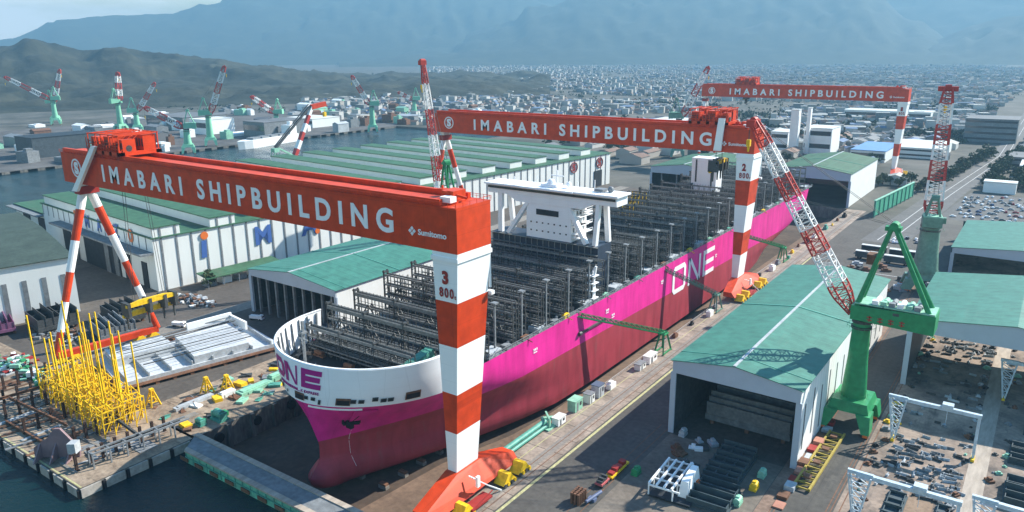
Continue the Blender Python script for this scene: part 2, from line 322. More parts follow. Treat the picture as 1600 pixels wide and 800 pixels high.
rect('yard_paving', 8, -108, 30, 480, .02, ASPH); rect('yard_paving', 30, -108, 80, 470, .02, ASPH)
rect('dock_coping', -6, -100, 8, 485, .03, STRIPC); rect('dock_coping', -112, -21, -97, 485, .03, CONC)
rect('apron', -300, -20, -112, 480, .02, ASPL); rect('apron', -540, -56, -300, 480, .02, ASPL)
rect('pier_deck', -300, -56.8, -97.2, -20, .03, CONCP)
rect('yard_ground', 80, 20, 200, 430, .025, YARD)
rect('concrete_lane', 111.5, 30, 116.5, 300, .045, mat('lane_concrete', (.38, .32, .26), .85, .2, .1, fine=.8, stretch=(1, .2, 1)))
rect('worn_paving', 29.5, -60, 66, 71, .032, mat('worn_concrete', (.17, .142, .112), .9, .35, .07, fine=.7, col2=(.10, .085, .07)))
rect('pier_deck', -131, -20, -97.3, 62, .04, CONCP)
rect('worn_paving', 66.2, 20, 70, 330, .045, mat('rusty_paving', (.22, .15, .11), .9, .4, .1, fine=.8, col2=(.12, .08, .06)))
rect('crane_lane', 66, 20, 84, 330, .04, ASPH)
rect('shipyard_ground', -795 - 500, -400, -796, 1200, .02, mat('far_yard', (0.1122, 0.1056, 0.099), .9, .5, .02, fine=.1, col2=(0.0462, 0.0462, 0.0462)))
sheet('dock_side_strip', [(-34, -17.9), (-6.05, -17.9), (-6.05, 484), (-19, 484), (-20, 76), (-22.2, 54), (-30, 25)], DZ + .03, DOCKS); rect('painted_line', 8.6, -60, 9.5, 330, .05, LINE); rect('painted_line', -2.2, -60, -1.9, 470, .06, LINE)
rect('crane_rail', 1.6, -60, 4.6, 480, .05, CONC); rect('crane_rail', 2.7, -60, 3.0, 480, .08, RUST); rect('crane_rail', 5.5, -60, 5.8, 480, .08, RUST)
rect('crane_rail', -203, -20, -193, 480, .05, CONC)
for x in (69.6, 70.6, 82.2, 83.2, 85.2): rect('crane_rail', x, 20, x + .3, 330, .06, RUST)
for x in (24.5, 27.5): rect('crane_rail', x, 0, x + .25, 75, .06, RUST)
for y in (306, 330, 352, 374): rect('painted_line', 20 if y == 306 else 38, y, 60, y + .6, .05, LINEW)
ROADM = mat('road_asphalt', (.115, .112, .107), .85, .2, .05, fine=.4)
sheet('road', [(24, 384), (50, 384), (62, 600), (84, 900), (84, 2600), (64, 2600), (62, 900), (38, 600)], .032, ROADM)
for o_ in (-4, 3): sheet('painted_line', [(37 + o_, 390), (37.5 + o_, 390), (50.5 + o_, 600), (73.5 + o_, 900), (74.5 + o_, 1500), (74 + o_, 1500), (73 + o_, 900), (50 + o_, 600)], .05, LINEW)
sheet('car_park', [(56, 486), (220, 486), (220, 615), (66, 615)], .045, mat('car_park_asphalt', (.10, .098, .094), .85, .2, .05, fine=.4))
# joints between concrete slabs of the dock coping
jm = MB()
for k in range(60): jm.box(-6, -60 + k * 9, .031, 8, -59.8 + k * 9, .036)
struct(jm.build('paving_joint', BLACK))

# ------------------------------------------------------------------ hills and mountains (azimuth in degrees from the camera's heading, crest height in metres)
def fbm(x, y, s, o=5): return noise.fractal(Vector((x / s, y / s, 3.7)), 1.0, 2.1, o)
def ridge(name, crest, d0, d1, m, rough, seed, na=150, ndep=30):
    """Terrain: rises from its foot at distance d0 to its crest at d1 and falls away behind."""
    a0, a1 = crest[0][0], crest[-1][0]; V = []; F = []
    for i in range(na + 1):
        a = a0 + (a1 - a0) * i / na
        for k in range(len(crest) - 1):
            if crest[k][0] <= a <= crest[k + 1][0] + 1e-6:
                t = (a - crest[k][0]) / (crest[k + 1][0] - crest[k][0]); t = t * t * (3 - 2 * t); h = crest[k][1] * (1 - t) + crest[k + 1][1] * t; break
        az = YAW + R(a)
        for j in range(ndep + 1):
            t = j / ndep; d = d0 + (d1 - d0) * 1.5 * t; u = min(1, t * 1.5)
            prof = u ** 1.25 if t * 1.5 <= 1 else max(0., 1 - ((t * 1.5 - 1) / .5) ** 1.5)
            x = CAM.x + math.sin(az) * d; y = CAM.y + math.cos(az) * d
            rg = 1 - abs(noise.noise(Vector((x / (rough * 9), y / (rough * 9), seed)))) * 2
            z = h * prof * (.9 + .1 * rg) + (fbm(x, y + seed * 991, rough * 6) * rough + rg * rough * .9) * math.sin(math.pi * min(1, max(0, prof))) ** .7 + fbm(x, y, rough * 1.3) * rough * .18 * min(1, prof * 3)
            V.append((x, y, max(z, -2) if j else -4))
    w = ndep + 1
    for i in range(na):
        for j in range(ndep): F.append((i * w + j, (i + 1) * w + j, (i + 1) * w + j + 1, i * w + j + 1))
    mb = MB(); mb.add(V, F); o = mb.build(name, m, smooth=True); return struct(o)
def crest(pts, D):  # photograph angles, written as (tangent units of 1/1180 right of centre, height of the crest above eye level in the same units)
    return [(math.degrees(math.atan(px / 1180.7)), max(6., CAM.z + min(e, 86) / 1180.7 * D / math.cos(math.atan(px / 1180.7)) ** 0)) for px, e in pts]
ridge('hills', crest([(-1150, -5), (-1000, -12), (-860, -6), (-800, 4), (-755, 10), (-725, 20), (-690, 14), (-640, 4), (-590, 11), (-550, 4), (-460, -6), (-380, -18), (-300, -28), (-240, -34), (-160, -38), (-80, -36), (0, -43), (60, -56)], 3300), 2350, 3300, FORESTN, 24, 2, 340, 60)
ridge('hills', crest([(-1100, -30), (-800, -38), (-600, -40), (-400, -48), (-250, -50), (-120, -42), (-40, -46), (60, -60)], 2400), 1950, 2450, FORESTN, 12, 5, 240, 36)
ridge('mountains', crest([(-1300, 6), (-950, -2), (-800, 12), (-740, 24), (-670, 46), (-600, 50), (-510, 54), (-450, 70), (-400, 88), (-300, 112), (-100, 118), (100, 100), (300, 124), (500, 130), (900, 130), (1300, 120)], 11500), 8800, 11500, FOREST, 34, 8, 170, 26)
ridge('mountains', crest([(-640, -10), (-530, 20), (-470, 26), (-400, 40), (-330, 58), (-270, 72), (-175, 90), (-80, 98), (0, 84), (100, 60), (240, 20)], 11000), 8000, 11000, FOREST, 28, 11, 160, 26)
ridge('mountains', crest([(-260, -20), (-100, 10), (-40, 34), (0, 46), (30, 66), (135, 86), (250, 100), (400, 108), (520, 88), (600, 40), (700, -10)], 9300), 6600, 9300, FOREST, 26, 17, 170, 26)
ridge('mountains', crest([(560, -24), (640, 12), (690, 28), (740, 38), (800, 44), (900, 60), (1100, 70), (1400, 70)], 8600), 6600, 8600, FOREST, 24, 23, 120, 24)

# ------------------------------------------------------------------ haze: one closed box of even, pale air; sky outside it
hz = MB(); hz.box(-15500, -2500, -10.5, 9000, 15800, 960)
hm = bpy.data.materials.new('haze_air'); hm.use_nodes = True; hm.node_tree.nodes.remove(hm.node_tree.nodes['Principled BSDF'])
pv = hm.node_tree.nodes.new('ShaderNodeVolumePrincipled'); pv.inputs['Color'].default_value = (.21, .40, .55, 1); pv.inputs['Density'].default_value = 1.2e-4; pv.inputs['Anisotropy'].default_value = .15
hm.node_tree.links.new(pv.outputs['Volume'], hm.node_tree.nodes['Material Output'].inputs['Volume'])
ho = hz.build('haze', hm); ho['kind'] = 'stuff'; ho['label'] = 'pale blue haze over the whole place'; ho['category'] = 'haze'

# ------------------------------------------------------------------ the town on the plain
TOWNM = [HOUSEW, ROOFGY, ROOFBR, ROOFBT, ROOFWT, WALLT, GREYW]
def gable(mb, x, y, w, d, h, rh, a, wm_, rm):
    ca, sa = math.cos(a), math.sin(a); P = lambda X, Y, Z: (x + X * ca - Y * sa, y + X * sa + Y * ca, Z)
    mb.add([P(-w, -d, 0), P(w, -d, 0), P(w, d, 0), P(-w, d, 0), P(-w, -d, h), P(w, -d, h), P(w, d, h), P(-w, d, h), P(0, -d, h + rh), P(0, d, h + rh)],
           [(0, 1, 5, 8, 4), (1, 2, 6, 5), (2, 3, 7, 9, 6), (3, 0, 4, 7)], wm_)
    e = .6
    mb.add([P(-w - e, -d - e, h - .3), P(0, -d - e, h + rh + .1), P(0, d + e, h + rh + .1), P(-w - e, d + e, h - .3), P(w + e, -d - e, h - .3), P(w + e, d + e, h - .3)], [(0, 1, 2, 3), (1, 4, 5, 2)], rm)
def flat(mb, x, y, w, d, h, a, wm_, rm):
    mb.cbox((x, y, 0), 2 * w, 2 * d, h, wm_, a); mb.cbox((x, y, h), 2 * w + .6, 2 * d + .6, .5, rm, a)
def townspot():
    while True:
        a = R(rnd.uniform(-15, 40)) + YAW; d = 950 + 5400 * rnd.random() ** .9
        x, y = CAM.x + math.sin(a) * d, CAM.y + math.cos(a) * d
        px = math.degrees(a - YAW)
        if x < -760 and y < 830: continue
        if px < -6 and d > 2300: continue
        if 20 < x < 90 and y < 2600: continue
        if x > 90 and y < 900: continue
        if y < 830 and x < 30: continue
        if noise.noise(Vector((x / 300, y / 300, 1))) < -.18: continue
        return x, y, d
protos = {}
def town_proto(k):
    if k not in protos:
        mb = MB(); t = k % 6
        if t < 4: gable(mb, 0, 0, 3.9, 5.2, 5.2, 2.2, 0, 0 if t != 2 else 5, 1 + t % 3)
        elif t == 4: flat(mb, 0, 0, 6, 9, 8, 0, 5, 4)
        else: flat(mb, 0, 0, 9, 15, 6, 0, 6, 1)
        protos[k] = mb.mesh('house', TOWNM)
    return protos[k]
spots = sorted([townspot() for _ in range(13000)], key=lambda s: s[2])
HL = ['small gabled house with a grey tiled roof in the town behind the shipyard', 'small gabled house with a brown tiled roof in the town behind the shipyard', 'small white walled house with a blue roof in the town behind the shipyard', 'small gabled house with a grey tiled roof in the town behind the shipyard',
      'flat roofed white block among the small town houses', 'long low grey workshop with a pale roof among the town houses']
HG = ['grey roofed town houses', 'brown roofed town houses', 'blue roofed town houses', 'grey roofed town houses', 'flat roofed town blocks', 'low town workshops']
for i, (x, y, d) in enumerate(spots[:270]):
    k = rnd.choice([0, 0, 1, 1, 2, 3, 4, 5]); o = bpy.data.objects.new('house' if k < 4 else 'town_building', town_proto(k)); C.objects.link(o)
    o.location = (x, y, 0); o.rotation_euler = (0, 0, .25 + rnd.choice([0, math.pi / 2]) + rnd.uniform(-.1, .1)); tag(o, HL[k], 'house' if k < 4 else 'building', HG[k])
mb = MB()
for x, y, d in spots[270:]:
    a = .25 + rnd.choice([0, math.pi / 2]); s = rnd.uniform(.6, 1.15); r_ = rnd.random()
    if r_ < .84: gable(mb, x, y, 4.4 * s, 6 * s, 5.5, 2.6, a, rnd.choice([0, 0, 5]), rnd.choice([1, 1, 1, 2, 2, 3, 4]))
    elif r_ < .965: flat(mb, x, y, 7 * s, 10 * s, rnd.uniform(6, 16), a, rnd.choice([0, 5, 5, 6]), rnd.choice([4, 4, 1]))
    else: flat(mb, x, y, 11 * s, 20 * s, rnd.uniform(6, 9), a, rnd.choice([5, 6]), rnd.choice([4, 4, 3]))
tag(mb.build('town', TOWNM), 'thousands of small pale houses spread over the far plain below the mountains', 'town', kind='stuff')
# loose tree clumps: one mesh of small leaf clumps
def clump(mb, x, y, z, r, n, m=0, flatten=.7):
    for _ in range(n):
        a = rnd.uniform(0, 6.283); q = r * rnd.random() ** .5; hh = rnd.random()
        c = Vector((x + math.cos(a) * q, y + math.sin(a) * q, z + hh * r * flatten * (1.25 - (q / r) ** 2)))
        s = r * rnd.uniform(.16, .34); nrm = Vector((rnd.gauss(0, 1), rnd.gauss(0, 1), rnd.gauss(.4, 1))).normalized(); u = nrm.orthogonal().normalized(); v = nrm.cross(u); P = []
        for k in range(5): P.append(c + (u * math.cos(k * 1.2566) + v * math.sin(k * 1.2566)) * s * rnd.uniform(.6, 1.2) + nrm * rnd.uniform(-.2, .2) * s)
        mb.add(P, [(0, 1, 2, 3, 4)], m)
mb = MB()
for _ in range(2600):
    a = R(rnd.uniform(-40, 40)) + YAW; d = 900 + 3800 * rnd.random(); x, y = CAM.x + math.sin(a) * d, CAM.y + math.cos(a) * d
    if (x < -540 and y < 830) or 20 < x < 92 or (x > 90 and y < 700) or (y < 830 and x < 30): continue
    if noise.noise(Vector((x / 300, y / 300, 1))) > -.05 and rnd.random() < .6: continue
    for k in range(2): clump(mb, x + rnd.uniform(-30, 30), y + rnd.uniform(-12, 12), 1, rnd.uniform(4, 9), 11)
for (x0, y0, x1, y1) in ((-420, 1120, -60, 1330), (-300, 1050, -150, 1120), (-60, 1000, 20, 1150), (-700, 1400, -480, 1500), (-200, 1500, 10, 1700), (92, 760, 240, 1000)):
    for k in range(150): clump(mb, rnd.uniform(x0, x1), y0 + (y1 - y0) * rnd.random(), 1, rnd.uniform(6, 11), 16)
tag(mb.build('woodland', LEAFD), 'dark belts of trees and shrubs between the houses of the plain', 'woodland', kind='stuff')

# ------------------------------------------------------------------ sheds and halls
def shed(name, label, x0, x1, y0, y1, ze, zr, fz, roofm=ROOFG, left=True, right=True, back=True, rz=0., loc=None, streaks=0, wallm=None, cols=0, cat='shed', ridge_cap=True, side_from=0.):
    """Gabled shed, ridge along y, open at its front (y0) below the fascia."""
    o = thing(name, label, cat, loc or ((x0 + x1) / 2, y0, 0), rz); cx = 0 if loc is None else None
    X0, X1, L = (x0 - x1) / 2, (x1 - x0) / 2, y1 - y0; wm_ = wallm or WALLW
    mb = MB()
    if left: mb.box(X0, .3, side_from, X0 + .5, L, ze - .25)
    if right: mb.box(X1 - .5, .3, side_from, X1, L, ze - .25)
    if back: mb.prism([(X0 + .5, L - .5, 0), (X1 - .5, L - .5, 0), (X1 - .5, L - .5, ze - .25), (0, L - .5, zr - .3), (X0 + .5, L - .5, ze - .25)], (0, .4, 0))
    if mb.v: mb.build('wall', wm_, o)
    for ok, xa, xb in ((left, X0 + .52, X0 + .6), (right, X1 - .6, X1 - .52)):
        if ok: li = MB(); li.box(xa, 1.2, .1, xb, L - .6, ze - .4); li.build('dark_inner_sheet', DARKIN, o)  # thin dark sheet laid just inside each side wall
    r = MB(); e = .8
    r.hexa([(X0 - e, -e, ze - .2), (0, -e, zr), (0, L + e, zr), (X0 - e, L + e, ze - .2), (X0 - e, -e, ze), (0, -e, zr + .25), (0, L + e, zr + .25), (X0 - e, L + e, ze)])
    r.hexa([(0, -e, zr), (X1 + e, -e, ze - .2), (X1 + e, L + e, ze - .2), (0, L + e, zr), (0, -e, zr + .25), (X1 + e, -e, ze), (X1 + e, L + e, ze), (0, L + e, zr + .25)])
    ro = r.build('roof', roofm, o)
    if ridge_cap:
        c = MB(); c.bar((0, -e, zr + .3), (0, L + e, zr + .3), .9, .3); c.build('ridge_cap', LSTEEL, ro)
        c = MB()
        for k in (.5,): c.bar((X0 - e, L * k, ze + .1), (0, L * k, zr + .33), .6, .25); c.bar((0, L * k, zr + .33), (X1 + e, L * k, ze + .1), .6, .25)
        c.build('roof_joint', TEAL, ro); c = MB()
        for k in (.06,): c.bar((X0 - e, L * k, ze + .06), (0, L * k, zr + .3), .25, .2); c.bar((0, L * k, zr + .3), (X1 + e, L * k, ze + .06), .25, .2)
        c.build('roof_joint', TEAL, ro)
    f = MB(); f.prism([(X0, -.4, fz), (X1, -.4, fz), (X1, -.4, ze - .3), (0, -.4, zr - .1), (X0, -.4, ze - .3)], (0, .6, 0)); f.build('fascia', FASC, o)
    for sx in (X0 + .3, X1 - .3):
        c = MB(); c.box(sx - .9, -.3, 0, sx + .9, .28, fz); c.build('column', FASC, o)
    for k in range(cols):
        c = MB(); q = X0 + (X1 - X0) * (k + .7) / (cols + .4); c.box(q - .5, 1, 0, q + .5, 2.2, fz + .5); c.build('column', GREYW, o)
    rf = MB()
    for k in range(1, int(L // 12)): rf.bar((X0 + .6, k * 12, ze - 1), (X1 - .6, k * 12, ze - 1), .5, 1.2)
    rf.build('roof_beam', STEEL, o)
    for k in range(streaks):
        q = 6 + (L - 14) * k / max(1, streaks - 1); hh = rnd.uniform(11, 16); z0 = rnd.uniform(2.5, 5)
        w = MB(); w.box(X1 + .01, q, z0, X1 + .12, q + 1.0, z0 + hh); w.build('window', GREYW, o)
    return o
shed('assembly_shed', 'long green roofed shed with white slotted side wall beside the green jib crane', 29, 69, 72, 206, 25.6, 28.2, 21.4, streaks=13)
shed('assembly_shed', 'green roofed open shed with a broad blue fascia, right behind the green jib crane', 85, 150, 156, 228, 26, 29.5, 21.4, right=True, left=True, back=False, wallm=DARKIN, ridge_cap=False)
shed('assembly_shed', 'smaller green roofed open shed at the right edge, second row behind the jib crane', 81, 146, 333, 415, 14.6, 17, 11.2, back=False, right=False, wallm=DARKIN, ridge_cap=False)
shed('dock_end_shed', 'green roofed shed with a tall white side wall behind the ship stern', -66, -7, 490, 594, 27, 31, 21, roofm=ROOFO)
shed('block_shed', 'green roofed shed with a dark open front beside the ship bow, left of the dock', -188, -127, 69, 147, 21.6, 24.8, 18.4, wallm=WALLP, cols=9)
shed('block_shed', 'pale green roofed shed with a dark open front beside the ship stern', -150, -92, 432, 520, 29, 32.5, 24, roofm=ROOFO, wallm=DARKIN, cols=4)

# low hall at the left edge
o = thing('storage_hall', 'white hall with a weathered dark roof at the left edge', 'hall', (-258, 20.6, 0), R(-13))
mb = MB(); mb.box(-140, -75, 0, 0, 0, 27.5)
for k in range(9): mb.box(.02, -70 + k * 8, 3, .25, -68 + k * 8, 20, 1)
mb.build('wall', [WALLP, GREYW], o)
mb = MB(); mb.hexa([(-141, -76, 27.6), (-70, -76, 30), (-70, 1, 30), (-141, 1, 27.6), (-141, -76, 28), (-70, -76, 30.5), (-70, 1, 30.5), (-141, 1, 28)]); mb.hexa([(-70, -76, 30), (1, -76, 27.6), (1, 1, 27.6), (-70, 1, 30), (-70, -76, 30.5), (1, -76, 28), (1, 1, 28), (-70, 1, 30.5)])
mb.build('roof', ROOFD, o)

# great fabrication hall with alternating raised roof bays
LCW = (-256, 60, 0); LCA = R(-5)
o = thing('fabrication_hall', 'huge white fabrication hall with stepped green roof bays and letters on its wall panels', 'hall', LCW, LCA)
mb = MB(); mb.box(-155, 0, 0, 0, 430, 28.5); mb.box(-207, 150, 0, -155, 430, 27); mb.box(-215, 2, 0, -155, 90, 20.5)
for k in range(52):
    mb.box(.02, 4 + k * 8.2, 0, .3, 5.0 + k * 8.2, 28.3, 1)
for k in range(18): mb.box(-154 + k * 8.6, -.25, 21.5, -153.5 + k * 8.6, -.02, 28.2, 1)
mb.build('wall', [WALLP, STEEL2], o)
mb = MB(); mb.box(-155.8, -.8, 28.52, .8, 430.8, 29.1); mb.box(-207.8, 149, 27.02, -155.9, 431, 27.6); mb.box(-216, 1, 20.52, -155.9, 91, 21)
mb.build('roof', ROOFO, o)
for k in range(13):
    y0 = 0 if k == 0 else k * 33 - 1; w = 15.5; xe = -.2 if k < 2 else -9; xl = -150 if y0 < 150 else -200; z0 = 29.12
    m1 = MB(); m1.box(xl, y0 + .3, z0, xe, y0 + w - .3, 34); 
    if k < 2:
        for q in (4, 12.2): m1.box(xe + .02, y0 + q, 29, xe + .3, y0 + q + 1, 33.9, 1)
    b = m1.build('roof_bay', [WALLP, STEEL2], o)
    m2 = MB(); m2.box(xl - .5, y0 - .3, 34.02, xe + .5, y0 + w + .3, 34.6); m2.build('bay_roof', ROOFO, b)
    m3 = MB(); m3.box(xl + 14, y0 + w + 1.5, 29.12, xe - 10 - (k % 3) * 5, y0 + w + 3.5, 31.6); m3.build('roof_vent', WALLP, o)
mb = MB(); mb.box(-126, -7, 20.2, 0, -.3, 21.2); mb.box(-215, -4, 19.5, -156, 1.9, 20.2); mb.build('canopy', GREYW, o)
for x0, x1, z1 in ((-92, -44, 19), (-38, -30, 15), (-16, -10, 14), (-124, -112, 17)):
    mb = MB(); mb.box(x0, -.5, 0, x1, -.05, z1); mb.build('doorway', DECK, o)
mb = MB(); mb.box(-200, 1.4, 0, -188, 1.95, 17); mb.build('doorway', DECK, o)
mb = MB(); mb.box(-172, 1.4, 0, -160, 1.95, 17); mb.build('doorway', DECK, o)
for k, q in enumerate((-108, -62, -50)):
    mb = MB(); mb.box(q, -1, 0, q + 5.5, -.6, 18.6); mb.build('door_leaf', GREYW, o)
def wall_letter(ch, y, z, w, h, m): lettering(ch, (.32, y, z), (0, 1, 0), (0, 0, 1), w, h, m, o, 'wall_letter', .03)
def dot(x, y, z, r, m, nx):
    d = MB(); d.tube((x, y, z), (x + (.4 if nx else 0), y - (0 if nx else .4), z), r, r, 14); d.build('letter_dot', m, o)
mb = MB(); mb.prism([(.3, 25.3, 13), (.3, 28.3, 13), (.3, 29.0, 22.5), (.3, 26, 22.5)], (.25, 0, 0)); mb.build('wall_letter', BLUE, o); dot(.3, 28, 25.3, 2.2, ORANGE, True)
wall_letter('M', 58.5, 13.5, 10.5, 11, BLUE); wall_letter('A', 89.5, 13, 12.5, 11, BLUE); dot(.32, 101, 14.5, 1.7, ORANGE, True); wall_letter('Z', 122, 13, 10, 11, BLUE); wall_letter('O', 150, 13, 10, 11, ORANGE)
mb = MB(); mb.box(-100.5, -.6, 23, -98.8, -.3, 28.3); mb.build('wall_letter', BLUE, o); dot(-99.6, -.3, 30.2, 1.1, ORANGE, False)
for ch, x, m in (('M', -86, BLUE), ('A', -69, BLUE), ('Z', -46, BLUE), ('O', -28, ORANGE)): lettering(ch, (x, -.35, 23), (1, 0, 0), (0, 0, 1), 6, 7.5, m, o, 'wall_letter', .03)
for y in (412, 372):
    mb = MB()
    for k in range(20):
        a, b2 = k * .314159, (k + 1) * .314159; mb.bar((.5, y + 5 * math.cos(a), 22 + 4.5 * math.sin(a)), (.5, y + 5 * math.cos(b2), 22 + 4.5 * math.sin(b2)), .9, .3)
    mb.build('emblem', DRED, o); lettering('S', (.4, y - 2.4, 18.8), (0, 1, 0), (0, 0, 1), 4.8, 6.4, DRED, o, 'emblem', .04)
mb = MB(); mb.box(.3, 404, 0, .7, 416, 15); mb.build('doorway', DECK, o)
# small lean-to at its foot
o = thing('lean_to', 'low open lean-to with a green roof along the foot of the white hall', 'shelter', (-250, 78, 0), R(-5))
mb = MB(); mb.hexa([(1, 0, 6.6), (13, 0, 5.4), (13, 46, 5.4), (1, 46, 6.6), (1, 0, 7), (13, 0, 5.8), (13, 46, 5.8), (1, 46, 7)]); mb.build('roof', ROOFO, o)
for k in range(6):
    mb = MB(); mb.box(12.2, k * 9 + .3, 0, 12.6, k * 9 + .7, 5.4); mb.build('post', STEEL2, o)
mb = MB()
for k in range(5): mb.box(3, k * 9 + 1.5, 0, 9, k * 9 + 7, 2.6 + (k % 2), k % 2)
mb.build('stored_crate', [STEEL2, WALLP], o)

# ------------------------------------------------------------------ other buildings of the right half
def block(name, label, x0, x1, y0, y1, h, wallm, roofm, cat='building', rows=0):
    o = thing(name, label, cat, ((x0 + x1) / 2, (y0 + y1) / 2, 0)); w, d = (x1 - x0) / 2, (y1 - y0) / 2
    mb = MB(); mb.box(-w, -d, 0, w, d, h); b = mb.build('wall', wallm, o)
    mb = MB(); mb.box(-w - .4, -d - .4, h + .01, w + .4, d + .4, h + .8); mb.build('roof', roofm, o)
    for k in range(rows):
        mb = MB(); z = h * (k + .45) / rows; mb.box(-w + 1, -d - .12, z, w - 1, -d - .01, z + h / rows * .35); mb.build('window_band', GLASS, o)
    return o
block('office_block', 'large grey flat block beyond the car park on the right', 18, 78, 1045, 1110, 30, GREYW, ROOFGY, rows=4)
block('white_shed', 'low white shed before the dark trees on the right', 74, 98, 626, 640, 9, TUBEW, ROOFW, 'shed')
block('factory', 'pale roofed factory beyond the dark trees at the right edge', 95, 175, 742, 790, 10, WALLP, ROOFW, 'factory', 1)
block('factory', 'grey roofed factory beyond the road on the right', 82, 118, 800, 850, 11, GREYW, ROOFGY, 'factory', 2)
block('factory', 'white long factory far up the road on the right', 100, 240, 1180, 1240, 12, WALLP, ROOFW, 'factory', 1)
block('factory', 'pale workshop left of the road behind the third gantry crane', -38, 18, 830, 920, 11, WALLP, ROOFW, 'factory', 2)
block('factory', 'low blue roofed hall behind the ship stern shed', -66, -30, 770, 860, 12, WALLP, ROOFB, 'factory', 1)
block('factory', 'wide pale roofed factory on the plain behind the gantries', -420, -300, 1010, 1060, 12, WALLP, ROOFW, 'factory', 1)
block('factory', 'grey roofed warehouse beyond the channel end', -560, -470, 900, 960, 12, GREYW, ROOFGY, 'factory', 1)
block('factory', 'long pale warehouse in the shade of the tree belt', -200, -60, 1345, 1395, 14, WALLP, ROOFW, 'factory', 1)
block('tower_block', 'tall narrow white tower beside the white plant behind the ship stern', -140, -131, 790, 800, 52, TUBEW, ROOFW, 'tower')
block('tower_block', 'thin white tower, right one of the pair behind the ship stern', -124, -120, 800, 806, 54, TUBEW, ROOFW, 'tower')
block('plant_block', 'white plant building below the thin white towers', -128, -96, 808, 850, 30, TUBEW, ROOFW, rows=2)
block('plant_block', 'low white plant building left of the tall white tower', -165, -144, 800, 840, 24, TUBEW, ROOFW, rows=2)
o = thing('screen_wall', 'bright green screen wall beside the road past the dock end', 'screen', (17, 462, 0), -math.atan2(10.5, 105))
mb = MB(); mb.box(-.3, 0, 1, .3, 106, 12.5); mb.build('panel', SCR, o)
mb = MB(); mb.box(-.8, -.3, 12.51, .8, 106.3, 13.1); mb.build('coping', PGREEN, o)
for k in range(10):
    mb = MB(); mb.box(.4, k * 11.6, 0, .9, k * 11.6 + .5, 12.4); mb.build('post', TEAL, o)
o = thing('net_wall', 'dark green net fence behind the small shed on the right', 'fence', (78, 424, 0))
mb = MB(); mb.box(0, 0, .5, 70, .4, 12); mb.build('net', NET, o)
for k in range(8):
    mb = MB(); mb.tube((k * 9.9, -.4, 0), (k * 9.9, -.4, 12.4), .25); mb.build('post', STEEL, o)

